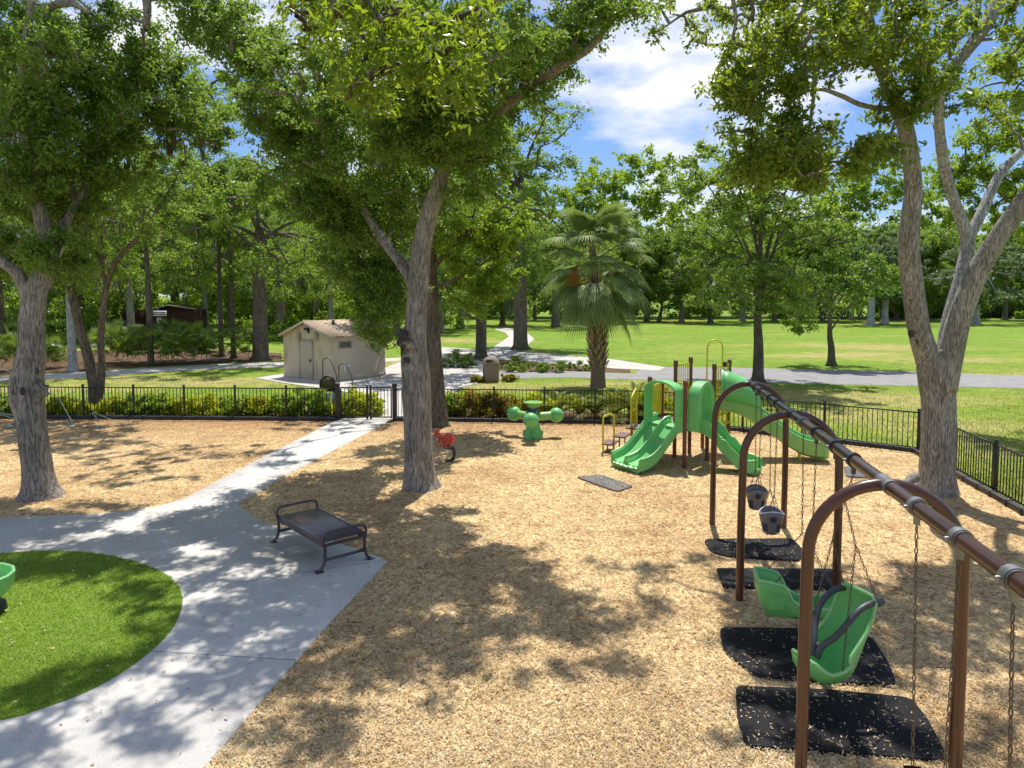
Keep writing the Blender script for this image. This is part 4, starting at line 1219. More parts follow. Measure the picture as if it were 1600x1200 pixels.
mat_("worn grey mat at the foot of the double slide", px((900, 748), (938, 744), (990, 762), (965, 771)), M['mat_grey'], rc=0.1)
mat_("worn grey mat beyond the long slide's foot, next to the forked tree roots", px((1318, 731), (1352, 734), (1358, 749), (1322, 747)), M['mat_grey'], rc=0.1)
# a flat dark oval on the mat under the high-backed seat, and chips lying on the mats
def mat_chips():
    pts = []
    for quad, n in ((px((1124, 985), (1362, 1000), (1402, 1076), (1150, 1062)), 260), (px((1149, 1077), (1422, 1096), (1483, 1196), (1165, 1172)), 300), (px((1099, 846), (1238, 845), (1258, 872), (1140, 874)), 150), (px((1119, 892), (1300, 893), (1312, 925), (1130, 921)), 60), (px((900, 748), (938, 744), (990, 762), (965, 771)), 700)):
        for _ in range(n):
            a, b = RNG.uniform(0, 1, 2)
            if noise.noise(Vector((a * 5 + quad[0].x, b * 4, 2))) < RNG.uniform(-.35, .25): continue
            p = quad[0].lerp(quad[1], a).lerp(quad[3].lerp(quad[2], a), b)
            pts.append((p.x, p.y))
    xy = np.array(pts); n = len(xy)
    V, Fq = flat_scatter(xy, 0.053, RNG, 0.12, RNG.uniform(0.025, 0.07, n), RNG.uniform(0.008, 0.016, n))
    tag(mesh_object("scattered_chips", V, Fq, M['chip']), kind='stuff', label="pale wood chips scattered over the black mats")
mat_chips()
mb = MB(); pts = px((1193, 1025), (1215, 1024), (1248, 1026), (1262, 1040), (1258, 1056), (1225, 1056), (1200, 1046))
pts = spline([(p.x, p.y, 0) for p in pts] + [(pts[0].x, pts[0].y, 0)], 0.05)[:-1]
mb.prism([(p[0], p[1]) for p in pts], 0.03, 0.062)
o = mb.build("dark_oval", M['mat'], None, None, bevel=0.004); tag(o, "flat dark oval on the mat in front of the high-backed green seat", "rubber patch")

# ------------------------------------------------------------------ playset
P1 = Vector((4.36, 17.72, 0)); PL = Vector((3.66, 18.72, 0)); PR = Vector((5.16, 18.55, 0))
PA = Vector((4.38, 18.9, 0)); PB = Vector((4.92, 19.45, 0)); PC = Vector((5.43, 18.95, 0)); PD = Vector((6.08, 19.75, 0))
t = thing("play_structure", "green, brown and yellow play structure with three slides and railed decks", "playset", (4.9, 18.8, 0))
def post(p, h):
    mb = MB(); mb.rod((p.x, p.y, -0.05), (p.x, p.y, h), 0.052, 14); q = mb.build("post", M['post'], t, 40)
    mb = MB(); mb.lathe([(0.058, h - 0.14), (0.062, h - 0.13), (0.062, h - 0.02), (0.05, h + 0.02), (0.02, h + 0.035)], (p.x, p.y, 0), 14); mb.build("post_cap", M['post'], q, 40)
    return q
LZ, UZ = 1.0, 1.45
for p, h in ((P1, 2.22), (PL, 2.2), (PR, 2.0), (PA, 2.62), (PB, 2.66), (PC, 2.52), (PD, 2.56)): post(p, h)
back = Vector((4.2, 19.75, 0))
mb = MB(); mb.prism([(p.x, p.y) for p in (P1, PR, PB, back, PL)], LZ - 0.07, LZ); mb.build("deck", M['deck'], t, None, bevel=0.01)
mb = MB(); mb.prism([(p.x, p.y) for p in (PA, PC, PD, PB + Vector((0.55, 0.7, 0)), PB)], UZ - 0.07, UZ); mb.build("deck", M['deck'], t, None, bevel=0.01)
post(back, 1.98)
def rail_panel(a, b, z0, z1, n=None, name="railing"):
    mb = MB(); d = (b - a).normalized(); a2, b2 = a + d * 0.06, b - d * 0.06
    for z in (z0, z1): mb.rod((a2.x, a2.y, z), (b2.x, b2.y, z), 0.019, 8)
    L = (b2 - a2).length; n = n or max(2, round(L / 0.11))
    for i in range(n + 1):
        c = a2.lerp(b2, i / n); mb.rod((c.x, c.y, z0), (c.x, c.y, z1), 0.0125, 8)
    return mb.build(name, M['yellow'], t, 60)
rail_panel(PL, back, LZ + 0.1, LZ + 0.95)
rail_panel(back, PB, LZ + 0.1, LZ + 0.95)
rail_panel(PA, PB, UZ + 0.08, 2.52)
rail_panel(PC, PD, UZ - 0.35, 2.46)
q = PB + Vector((0.55, 0.7, 0)); post(q, UZ - 0.07)
# tall hoop climber behind the upper deck
ha, hb = W(1105, 560, 20.4), W(1129, 560, 20.5); ha.z = hb.z = 0
hd = (hb - ha).normalized(); hr = (hb - ha).length / 2
mb = MB(); mb.tube([ha, (ha.x, ha.y, 1.5), (ha.x, ha.y, 2.85)] + arc(((ha.x + hb.x) / 2, (ha.y + hb.y) / 2, 2.85), hr, math.pi, 0, hd, (0, 0, 1), 14) + [(hb.x, hb.y, 2.85), (hb.x, hb.y, 1.5), hb], 0.022, 10)
for z in (0.3, 0.6, 0.9, 1.2, 1.5): mb.rod((ha.x, ha.y, z), (hb.x, hb.y, z), 0.016, 8)
mb.build("hoop_climber", M['yellow'], t)
# yellow loops low behind the wave slide
mb = MB()
for k in range(3):
    c = Vector((5.75 + 0.16 * k, 19.2 + 0.18 * k, 0)); mb.tube([(c.x - 0.1, c.y, 1.35), (c.x - 0.1, c.y, 0.95)] + [Vector((c.x, c.y, 0.95)) + Vector((-0.1 * math.cos(a), 0, -0.1 * math.sin(a))) for a in np.linspace(0, math.pi, 8)] + [(c.x + 0.1, c.y, 1.35)], 0.02, 8)
mb.build("hand_loop", M['yellow'], t)

def slide_dir(a): return Vector((math.cos(a), math.sin(a), 0))
def sweep_slide(name, start, d, path, prof, material, parent):
    """path: (forward, z); prof: closed loop of (across, up)"""
    side = Vector((-d.y, d.x, 0)); G = []
    p = spline(path, 0.08)
    for i, q in enumerate(p):
        a, z, wk = q[0], q[1], q[2]
        G.append([start + d * a + side * (x * wk) + Vector((0, 0, z + y)) for x, y in prof])
    mb = MB(); mb.grid(G, close_v=True, caps=True)
    return mb.build(name, material, parent, 45, fixn=True)
# double slide
m1 = (P1 + PL) / 2; sd1 = Vector((-0.84, -0.54, 0)).normalized()
prof2 = [(-0.56, 0.17), (-0.52, 0.20), (-0.48, 0.17), (-0.45, 0.02), (-0.25, 0.0), (-0.08, 0.02), (-0.035, 0.15), (0.0, 0.17), (0.035, 0.15), (0.08, 0.02), (0.25, 0.0), (0.45, 0.02), (0.48, 0.17), (0.52, 0.20), (0.56, 0.17), (0.56, -0.08), (0.45, -0.16), (-0.45, -0.16), (-0.56, -0.08)]
path1 = [(-0.12, 1.06, 0.92), (0.05, 1.05, 0.96), (0.2, 0.95, 1), (0.55, 0.62, 1), (0.9, 0.33, 1.02), (1.18, 0.22, 1.03), (1.4, 0.19, 1.0)]
slide1 = sweep_slide("double_slide", m1, sd1, path1, prof2, M['green'], t)
# scalloped lip and pale runout of the double slide
side1 = Vector((-sd1.y, sd1.x, 0))
mb = MB()
lip = [m1 + sd1 * (1.38 + 0.12 * math.cos(x * 1.5) + 0.03 * math.sin(x * 22)) + side1 * (x * 0.58) + Vector((0, 0, 0.155 + 0.02 * math.sin(x * 22))) for x in np.linspace(-1, 1, 40)]
inn = [m1 + sd1 * 1.02 + side1 * (x * 0.56) + Vector((0, 0, 0.25)) for x in np.linspace(-1, 1, 40)]
low = [p + Vector((0, 0, -0.12)) - sd1 * 0.12 for p in lip]
mb.grid([inn, lip, low]); mb.build("slide_lip", M['green_light'], slide1, 60, solid=0.02)
mb = MB()
for s in (-0.56, 0.0, 0.56):
    top = 0.2 if s else 0.175
    mb.tube([m1 + sd1 * q[0] + side1 * (s * 0.97 * q[2]) + Vector((0, 0, q[1] + top)) for q in spline(path1, 0.1)], 0.024 if s else 0.03, 8)
mb.build("slide_rail", M['green_light'], slide1)
mb = MB(); c = m1 + sd1 * 1.2; mb.rod((c.x, c.y, 0), (c.x, c.y, 0.16), 0.045, 10); mb.build("slide_leg", M['yellow'], slide1)
mb = MB()
for s in (-0.26, 0.27):
    mb.box(m1 + sd1 * 0.12 + side1 * s + Vector((0, 0, 1.03)), (0.1, 0.34, 0.05), math.atan2(sd1.y, sd1.x))
mb.build("slide_sill", M['green_light'], slide1, None, bevel=0.02)

def canopy(c, d, halfw, z0, z1, rise, depth, th, material, openw=None, slope=0.0, name="canopy"):
    """arched hood: outer band and inner opening, extruded along d"""
    side = Vector((-d.y, d.x, 0)); openw = openw or halfw - th
    def line(hw, rs, zoff):
        pts = [(-hw, z0)] + [(-hw, z0 + (z1 - z0) * k / 3) for k in (1, 2)]
        pts += [(-hw * math.cos(math.pi * k / 14) , z1 + zoff + rs * math.sin(math.pi * k / 14)) for k in range(15)]
        pts += [(hw, z0 + (z1 - z0) * k / 3) for k in (2, 1)] + [(hw, z0)]
        return pts
    out, inn = line(halfw, rise, 0), line(openw, max(0.05, rise - th * 0.5), -th * 0.4)
    G = []
    for k in range(4):
        s = k / 3
        G.append([c + d * (depth * s) + side * x * (1 - 0.06 * s) + Vector((0, 0, z - slope * s * (1 if z > z1 - 0.01 else 0.0))) for x, z in out])
    for k in range(4):
        s = 1 - k / 3
        G.append([c + d * (depth * s) + side * x + Vector((0, 0, z - slope * s * (1 if z > z1 - th * 0.5 else 0.0))) for x, z in inn])
    mb = MB(); mb.grid(G, close_u=True)
    return mb.build(name, material, t, 38, fixn=True, bevel=0.012)
canopy(m1 - sd1 * 0.02, sd1, 0.60, 0.92, 1.95, 0.24, 0.30, 0.06, M['green'])
# wave slide
m2 = (P1 + PR) / 2; sd2 = Vector((0.77, -0.64, 0)).normalized()
canopy(m2 - sd2 * 0.02, sd2, 0.50, 0.95, 1.72, 0.46, 0.30, 0.14, M['green'], openw=0.29, name="tunnel_hood")
prof1 = [(-0.30, 0.23), (-0.27, 0.26), (-0.24, 0.23), (-0.22, 0.03), (-0.1, 0.0), (0.1, 0.0), (0.22, 0.03), (0.24, 0.23), (0.27, 0.26), (0.30, 0.23), (0.30, -0.06), (0.22, -0.12), (-0.22, -0.12), (-0.30, -0.06)]
path2 = [(-0.05, 1.02, 1), (0.2, 0.98, 1), (0.45, 0.83, 1), (0.65, 0.6, 1), (0.85, 0.46, 1), (1.05, 0.26, 1), (1.25, 0.15, 1), (1.40, 0.13, 0.95), (1.48, 0.12, 0.8), (1.54, 0.115, 0.5)]
slide2 = sweep_slide("wave_slide", m2 + sd2 * 0.12, sd2, path2, prof1, M['green'], t)
side2_ = Vector((-sd2.y, sd2.x, 0)); rr = random.Random(5)
mb = MB()
for s in (-0.27, 0.27):
    pp = spline(path2, 0.04)
    mb.tube([m2 + sd2 * (0.12 + q[0]) + side2_ * (s * q[2]) + Vector((0, 0, q[1] + 0.25 + 0.018 * math.sin(q[0] * 26))) for q in pp], 0.022, 8)
mb.build("slide_rail", M['green_lime'], slide2)
mb = MB()
for k in range(6):
    a = 0.5 + 0.14 * k; z = float(np.interp(a, [p[0] for p in path2], [p[1] for p in path2]))
    mb.ball(m2 + sd2 * (0.12 + a) + side2_ * (0.1 * (-1) ** k) + Vector((0, 0, z + 0.0)), 0.055, (1, 1, 0.55), 12, 8)
mb.build("bump_grip", M['green'], slide2)
# long slide on the far side
m3 = (PC + PD) / 2 + Vector((0.06, -0.05, 0)); sd3 = Vector((2.35, -0.78, 0)).normalized()
prof3 = [(-0.36, 0.24), (-0.32, 0.27), (-0.28, 0.24), (-0.25, 0.03), (-0.1, 0.0), (0.1, 0.0), (0.25, 0.03), (0.28, 0.24), (0.32, 0.27), (0.36, 0.24), (0.36, -0.1), (0.25, -0.17), (-0.25, -0.17), (-0.36, -0.1)]
path3 = [(-0.1, 1.42, 1.05), (0.2, 1.40, 1.05), (0.6, 1.24, 1), (1.1, 0.92, 1), (1.6, 0.58, 1), (2.0, 0.36, 1), (2.3, 0.3, 1), (2.46, 0.29, 0.93), (2.58, 0.28, 0.78), (2.66, 0.275, 0.45)]
slide3 = sweep_slide("long_slide", m3, sd3, path3, prof3, M['green_lime'], t)
side3 = Vector((-sd3.y, sd3.x, 0))
mb = MB()
for s in (-0.32, 0.32):
    mb.tube([m3 + sd3 * q[0] + side3 * (s * q[2]) + Vector((0, 0, q[1] + 0.265)) for q in spline(path3, 0.08)], 0.026, 8)
mb.build("slide_rail", M['green_light'], slide3)
pp = spline(path3, 0.08)
mb = MB(); mb.grid([[m3 + sd3 * q[0] + side3 * (x * q[2]) + Vector((0, 0, q[1] + 0.012 + y)) for x, y in ((-0.255, 0.12), (-0.235, 0.03), (-0.1, 0), (0.1, 0), (0.235, 0.03), (0.255, 0.12))] for q in pp]); mb.build("slide_bed", M['green'], slide3, 60)
mb = MB(); c = m3 + sd3 * 1.95
for s in (-0.2, 0.2):
    q = c + side3 * s; mb.rod((q.x, q.y, 0), (q.x, q.y, 0.3), 0.03, 8)
mb.rod(c + side3 * -0.2 + Vector((0, 0, 0.25)), c + side3 * 0.2 + Vector((0, 0, 0.25)), 0.025, 8)
mb.build("slide_leg", M['yellow'], slide3)
# sloping barrel hood over the long slide
G = []
for s in np.linspace(0, 1, 7):
    a = -0.05 + 1.0 * s; zt_ = 2.36 - 0.42 * s; zb_ = 1.58 - 0.16 * s; r = 0.42 - 0.02 * s
    row = [m3 + sd3 * a + side3 * -r + Vector((0, 0, zb_))]
    row += [m3 + sd3 * a + side3 * (-r * math.cos(math.pi * k / 12)) + Vector((0, 0, zt_ - 0.40 + 0.40 * math.sin(math.pi * k / 12))) for k in range(13)]
    row += [m3 + sd3 * a + side3 * r + Vector((0, 0, zb_))]
    G.append(row)
mb = MB(); mb.grid(G); hood = mb.build("slide_hood", M['green'], t, 60, solid=0.035)
mb = MB(); kp = m3 + Vector((0, 0, 2.5)); mb.ball(kp, 0.065, (1, 1, 1.3), 12, 8); mb.build("hood_knob", M['gate_post'], hood)
mb = MB()
for k in (0, -1): mb.tube(G[k], 0.024, 8)
mb.build("hood_rim", M['green_light'], hood)
# steps with hooped handrails
h0, h1 = P(942, 708), P(959, 704)
mb = MB(); mb.tube([h0, (h0.x, h0.y, 0.98)] + [Vector(h0).lerp(h1, f) + Vector((0, 0, 1.0 + 0.055 * math.sin(math.pi * f))) for f in np.linspace(0.08, 0.92, 7)] + [(h1.x, h1.y, 0.98), h1], 0.026, 10)
mb.build("step_handrail", M['yellow'], t)
g0, g1 = Vector((3.28, 19.35, 0.35)), Vector((3.52, 19.85, 0.35))
mb = MB(); mb.tube([g0, (g0.x, g0.y, 1.5)] + [Vector((g0.x, g0.y, 0)).lerp(Vector((g1.x, g1.y, 0)), f) + Vector((0, 0, 1.55 + 0.22 * math.sin(math.pi * f * 0.5))) for f in np.linspace(0.1, 1, 7)] + [g1], 0.026, 10)
for f in (0.33, 0.66):
    q = g0.lerp(g1, f); mb.rod((q.x, q.y, 0.4), (q.x, q.y, 1.6), 0.013, 8)
mb.rod((g0.x, g0.y, 1.2), (g1.x, g1.y, 1.2), 0.014, 8); mb.rod((g0.x, g0.y, 0.4), (g1.x, g1.y, 0.4), 0.014, 8)
mb.build("step_handrail", M['yellow'], t)
sdir = Vector((0.92, -0.40, 0)).normalized(); sprp = Vector((0.40, 0.92, 0)).normalized()
for k, (a, z) in enumerate(((0.22, 0.24), (0.56, 0.48), (0.90, 0.74))):
    c = Vector((2.6, 19.9, 0)) + sdir * a + sprp * -0.08
    mb = MB(); mb.box((c.x, c.y, z), (0.34, 0.66, 0.045), math.atan2(sdir.y, sdir.x))
    for e in (-0.3, 0.3):
        q = c + sprp * e; mb.rod((q.x, q.y, 0), (q.x, q.y, z), 0.02, 8)
    mb.build("step", M['step'], t, None, bevel=0.01)

# ------------------------------------------------------------------ spinner with ball seats
SPN = P(833, 685)
t = thing("ball_spinner", "green spinner with round ball seats on arms around a flat hub wheel", "spinner", SPN)
mb = MB(); mb.lathe([(0.30, 0.0), (0.29, 0.08), (0.25, 0.24), (0.20, 0.38), (0.17, 0.5)], SPN, 24); mb.build("pedestal", M['green'], t)
mb = MB()
for k in range(3):
    a = math.radians(-90 + 120 * k); mb.box((SPN.x + 0.29 * math.cos(a), SPN.y + 0.29 * math.sin(a), 0.14), (0.1, 0.12, 0.2), a)
mb.build("pedestal_foot", M['green'], t, None, bevel=0.03)
for a in (15, 142, 263):
    a = math.radians(a); e = Vector((SPN.x + 0.74 * math.cos(a), SPN.y + 0.74 * math.sin(a), 0.69))
    mb = MB(); mb.tube([(SPN.x, SPN.y, 0.66), SPN.lerp(e, 0.3) + Vector((0, 0, 0.46)), (e.x, e.y, 0.69)], [0.15, 0.13, 0.13], 16); ar = mb.build("arm", M['green_lime'], t)
    mb = MB(); mb.ball(e, 0.228, n=26, m=18); bl = mb.build("ball_seat", M['green'], t)
    mb = MB(); mb.lathe([(0.229, -0.012), (0.2315, 0), (0.229, 0.012)], e, 26); mb.build("seam_band", M['green_light'], bl)
mb = MB(); mb.lathe([(0.085, 0.62), (0.08, 0.98)], SPN, 16); mb.build("hub", M['blue'], t)
mb = MB(); mb.tube([(SPN.x + 0.2 * math.cos(a), SPN.y - 0.02, 0.79 + 0.13 * math.sin(a)) for a in np.linspace(0, 2 * math.pi, 16, endpoint=False)], 0.018, 8, closed=True); mb.build("hand_ring", M['blue'], t)
mb = MB(); mb.lathe([(0.10, 0.94), (0.16, 0.98), (0.185, 1.06), (0.27, 1.085), (0.285, 1.11), (0.27, 1.13), (0.0, 1.135)], SPN, 28); mb.build("hub_wheel", M['green_lime'], t)

# ------------------------------------------------------------------ crab spring rider
CR = Vector((P(704, 722).x, P(704, 722).y, 0))
t = thing("crab_rider", "red crab-shaped rider on a curved dark arm beside the thick tree trunk", "rider", CR)
mb = MB(); arm = [(CR.x - 0.18, CR.y, 0.0), (CR.x - 0.02, CR.y, 0.03), (CR.x + 0.09, CR.y, 0.12), (CR.x + 0.13, CR.y, 0.28), (CR.x + 0.08, CR.y, 0.42), (CR.x - 0.06, CR.y, 0.47), (CR.x - 0.22, CR.y, 0.48)]
mb.tube(spline(arm, 0.03), 0.055, 12); mb.build("spring_arm", M['spring'], t)
bc = Vector((CR.x - 0.14, CR.y, 0.72))
mb = MB(); mb.ball(bc + Vector((0.06, 0, 0)), 0.23, (1.05, 0.9, 0.72), 22, 14, 0.12, 2)
bd = mb.build("crab_body", M['red'], t)
mb = MB(); mb.ball(bc + Vector((0.10, -0.08, 0.1)), 0.14, (1, 0.8, 0.7), 16, 10); mb.build("saddle", M['red'], t)
for s in (-1, 1):
    mb = MB(); mb.tube([bc + Vector((-0.12, s * 0.1, 0.06)), bc + Vector((-0.26, s * 0.16, 0.12)), bc + Vector((-0.30, s * 0.16, 0.17))], [0.055, 0.05, 0.045], 10)
    mb.ball(bc + Vector((-0.31, s * 0.15, 0.19)), 0.075, (1, 0.55, 1.1), 14, 10); mb.ball(bc + Vector((-0.25, s * 0.14, 0.23)), 0.045, (0.8, 0.5, 1.3), 10, 8)
    mb.build("claw", M['red'], t)
    mb = MB(); mb.tube([bc + Vector((0.18, s * 0.07, 0.12)), bc + Vector((0.2, s * 0.08, 0.22))], 0.018, 8); mb.ball(bc + Vector((0.2, s * 0.08, 0.24)), 0.04, n=12, m=8); mb.build("eye", M['white'] if s < 0 else M['red'], t)
    for k in range(4):
        mb = MB(); x = -0.2 + 0.14 * k
        mb.tube(spline([bc + Vector((x, s * 0.16, -0.04)), bc + Vector((x - 0.03, s * 0.3, -0.04)), bc + Vector((x - 0.06, s * 0.36, -0.2))], 0.05), 0.032, 8); mb.build("leg", M['red'], t)
mb = MB(); mb.box(bc + Vector((-0.06, -0.02, -0.22)), (0.34, 0.24, 0.03)); mb.build("foot_plate", M['collar'], t, None, bevel=0.01)
t.scale = (0.82, 0.82, 0.86)

# ------------------------------------------------------------------ green cup seat at the turf edge
CU = Vector((-7.33, 9.4, 0))
t = thing("spinning_cup", "pale green moulded cup seat on a dark base on the oval turf", "cup seat", CU)
mb = MB(); mb.lathe([(0.20, 0.20), (0.32, 0.24), (0.42, 0.33), (0.475, 0.45), (0.49, 0.58), (0.47, 0.60), (0.45, 0.58), (0.435, 0.46), (0.36, 0.36), (0.2, 0.29), (0.0, 0.28)], CU, 14); mb.build("cup", M['green_light'], t, 20)
mb = MB(); mb.lathe([(0.36, 0.03), (0.38, 0.06), (0.37, 0.14), (0.27, 0.17), (0.2, 0.22)], CU, 24); mb.build("base", M['black'], t)

# ------------------------------------------------------------------ rope climber behind the left tree
t = thing("rope_climber", "pale teal rope climber of slack lines and short poles behind the swollen oak", "rope climber", P(60, 670))
def rp(u, v, Y=23.2): return W(u, v, Y)
mb = MB()
for seg in ([(-30, 648), (0, 641), (14, 632)], [(-20, 642), (0, 645), (22, 649)], [(-20, 645), (0, 648), (22, 654)], [(-20, 652), (0, 658), (16, 666), (24, 666)], [(-20, 672), (0, 669), (16, 666)], [(70, 666), (112, 667)], [(70, 657), (86, 660), (106, 658)],
            [(106, 660), (112, 672), (120, 669)], [(124, 663), (145, 664.5), (170, 668)], [(146, 644), (160, 650), (174, 656)], [(174, 656), (205, 667), (238, 678)], [(160, 668), (190, 672), (215, 676)], [(0, 574), (8, 578), (15, 580)], [(-20, 570), (0, 575)]):
    mb.tube(spline([rp(*q) for q in seg], 0.15), 0.013, 6)
mb.build("rope", M['rope'], t)
for a, b in (((93, 624), (113, 660)), ((144, 644), (153, 657)), ((105, 655), (106, 665))):
    mb = MB(); mb.rod(rp(*a), rp(*b), 0.015, 8); mb.build("pole", M['rope'], t)
mb = MB()
for q in ((16, 666), (113, 663), (153, 657)):
    c = rp(*q); c.z = 0.02; mb.lathe([(0.09, 0), (0.09, 0.05), (0.05, 0.07)], c, 10)
mb.build("anchor", M['rope'], t)
# ------------------------------------------------------------------ foliage makers
def leaf_cloud(centers, radii, per, L, Wd, rng, flat=0.75, up=0.55, droop=0.15, spray=0.26):
    """leaf-shaped quads filling a ball round each clump centre"""
    centers = np.asarray(centers, float); radii = np.asarray(radii, float)
    n = len(centers)
    cnt = np.maximum(6, (per * rng.uniform(0.6, 1.35, n))).astype(int)
    idx = np.repeat(np.arange(n), cnt); N_ = len(idx)
    # leaves sit in a few tight sprays inside each clump, with air between them
    K = 7
    sd_ = unit(rng.normal(size=(n, K, 3))) * (rng.uniform(0.25, 1.0, (n, K, 1)) ** 0.6)
    which = rng.integers(0, K, N_)
    d = sd_[idx, which] + rng.normal(size=(N_, 3)) * spray * rng.uniform(.3, 1.1, N_)[:, None]
    off = d * radii[idx][:, None]; off[:, 2] *= flat
    C = centers[idx] + off
    d = unit(d + 1e-6)
    D = unit(d * 0.6 + rng.normal(size=(N_, 3)) * 0.75 + np.array([0, 0, -droop]))
    Nn = rng.normal(size=(N_, 3)) * 0.75; Nn[:, 2] += up
    Nn = unit(Nn - D * np.sum(Nn * D, 1)[:, None])
    s = rng.uniform(0.7, 1.3, N_)
    return kites(C - D * (L * 0.5), D, Nn, L * s, Wd * s, 0.12)

class Leaves:
    def __init__(self): self.V, self.F, self.n = [], [], 0
    def add(self, VF):
        V, Fq = VF; self.V.append(V); self.F.append(Fq + self.n); self.n += len(V)
    def build(self, name, material, parent=None, label=None):
        return mesh_object(name, np.vstack(self.V), np.vstack(self.F), material, parent, None, label)

def bark_tube(mb, pts, seed, n=20, step=0.13, amp=0.07, lobes=0.0, fine=0.0):
    """limb with an uneven, gnarled girth. pts: (x,y,z,r)"""
    p = spline(pts, step)
    T = np.gradient(p[:, :3], axis=0); T /= np.linalg.norm(T, axis=1)[:, None] + 1e-9
    s = np.cross(T[0], (1, 0, 0)); s /= np.linalg.norm(s)
    rows = []
    for i in range(len(p)):
        s = s - T[i] * np.dot(s, T[i]); s /= np.linalg.norm(s) + 1e-9
        b = np.cross(T[i], s); row = []
        for j in range(n):
            a = 2 * math.pi * j / n
            q = s * math.cos(a) + b * math.sin(a)
            w = Vector(q * 1.6 + p[i, :3] * np.array([1, 1, 0.7]) + seed * 7.1)
            k = 1 + amp * (noise.noise(w) + 0.5 * noise.noise(w * 2.7)) + fine * noise.noise(Vector((w.x * 7, w.y * 7, w.z * 1.6)))
            if lobes:
                g = max(0.0, 1 - (p[i, 2] - p[0, 2]) / 0.8)
                k += lobes * g * g * (0.5 + 0.5 * math.sin(5 * a + seed))
            row.append(p[i, :3] + q * (p[i, 3] * k))
        rows.append(row)
    mb.grid(rows, close_v=True, caps=True)
    return p

def twigs(mb, nodes, centers, rng, rmin=0.012, rbase=0.03, n=5):
    """join every clump to the nearest wood already there, nearest clumps first"""
    nodes = [np.array(q, float) for q in nodes]
    NP = np.array([q[:3] for q in nodes])
    d0 = np.array([np.min(np.linalg.norm(NP - c, axis=1)) for c in centers])
    for i in np.argsort(d0):
        c = centers[i]
        dd = np.linalg.norm(NP - c, axis=1) + 0.6 * np.maximum(0, NP[:, 2] - c[2])
        k = int(np.argmin(dd)); a = NP[k]; L = np.linalg.norm(c - a)
        if L < 0.15: continue
        m1_ = a + (c - a) * 0.35 + rng.normal(size=3) * 0.09 * L + np.array([0, 0, 0.05 * L])
        m2_ = a + (c - a) * 0.7 + rng.normal(size=3) * 0.08 * L
        r0 = min(0.11, rbase + 0.018 * L)
        pts = spline([a, m1_, m2_, c], max(0.18, L / 8))
        mb.tube(pts, np.linspace(r0, rmin, len(pts)), n, cap=False)
        NP = np.vstack([NP, pts[1:]])
    return NP

def clumps_in(ells, rng, shell=0.45):
    out = []
    for (c, r, n) in ells:
        c = np.array(c); r = np.array(r)
        d = unit(rng.normal(size=(n, 3)))
        rad = (shell ** 3 + (1 - shell ** 3) * rng.uniform(0, 1, n)) ** (1 / 3)
        out.append(c + d * rad[:, None] * r)
    return np.vstack(out)

def moss_quads(pts, rng, per=16, L=0.5):
    n = len(pts) * per
    C = np.repeat(np.asarray(pts), per, 0) + rng.normal(size=(n, 3)) * np.array([0.12, 0.12, 0.1])
    D = unit(np.column_stack([rng.normal(0, 0.12, n), rng.normal(0, 0.12, n), -np.ones(n)]))
    a = rng.uniform(0, 2 * math.pi, n)
    Nn = np.column_stack([np.cos(a), np.sin(a), np.zeros(n)]); Nn = unit(Nn - D * np.sum(Nn * D, 1)[:, None])
    return kites(C, D, Nn, L * rng.uniform(0.4, 1.5, n), rng.uniform(0.025, 0.06, n))

def big_tree(name, label, base, limbs, ells, bark, leafm, seed, L=0.098, Wd=0.043, per=215, crad=(0.3, 0.58), dens=1.25, moss=0, knots=(), flat=0.75, extra=None, pale=()):
    """a hand-placed tree: limbs are lists of (u, v, depth, radius) surveyed on the photograph, turned into real 3-D points"""
    rng = np.random.default_rng(seed)
    t = thing(name, label, "tree", base)
    mb = MB(); nodes = []
    for i, limb in enumerate(limbs):
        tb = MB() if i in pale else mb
        pts = []
        for q in limb:
            w = W(q[0], q[1], q[2]) if len(q) == 4 else Vector(q[1:4])
            pts.append((w.x, w.y, w.z, q[-1] * (0.85 if bark is M['bark_grey'] else 0.79)))
        p = bark_tube(tb, pts, seed + i, 40 if i == 0 else 20, 0.09, 0.10 if i == 0 else 0.08, 0.2 if i == 0 else 0, 0.045)
        nodes += [q[:3] for q in (p[len(p) // 2:] if i == 0 else p[3:])]
        if i in pale: tb.build("limb", M['bark_pale'], t, 180, label="pale whitish-grey limb")  # chosen limbs painted paler to carry a sunlit look
    for (u, v, Y, r, sc) in knots:
        c = W(u, v, Y); mb.ball(c, r, sc, 20, 14, 0.7, seed)
    es = []
    for e in ells:
        if e[0] == 'w': es.append((e[1], e[2], max(2, int(e[3] * dens))))
        else:
            u, v, Y, ru, rv, rY, n = e; c = W(u, v, Y); es.append(((c.x, c.y, c.z), (ru * Y / F, rY, rv * Y / F), max(2, int(n * dens))))
    cl = clumps_in(es, rng, 0.25)
    twigs(mb, nodes, cl, rng)
    mb.build("trunk", bark, t, 180)
    lv = Leaves(); lv.add(leaf_cloud(cl, rng.uniform(crad[0], crad[1], len(cl)), per, L, Wd, rng, flat))
    lv.build("crown", leafm, t)
    if extra: extra(t, rng, cl)
    if moss:
        low = cl[np.argsort(cl[:, 2])[: len(cl) // 2]]
        for q in low[rng.choice(len(low), min(moss, len(low)), replace=False)]:
            mesh_object("moss", *moss_quads([q - np.array([0, 0, 0.3])], rng, 20, 0.42), M['moss'], t)
    return t

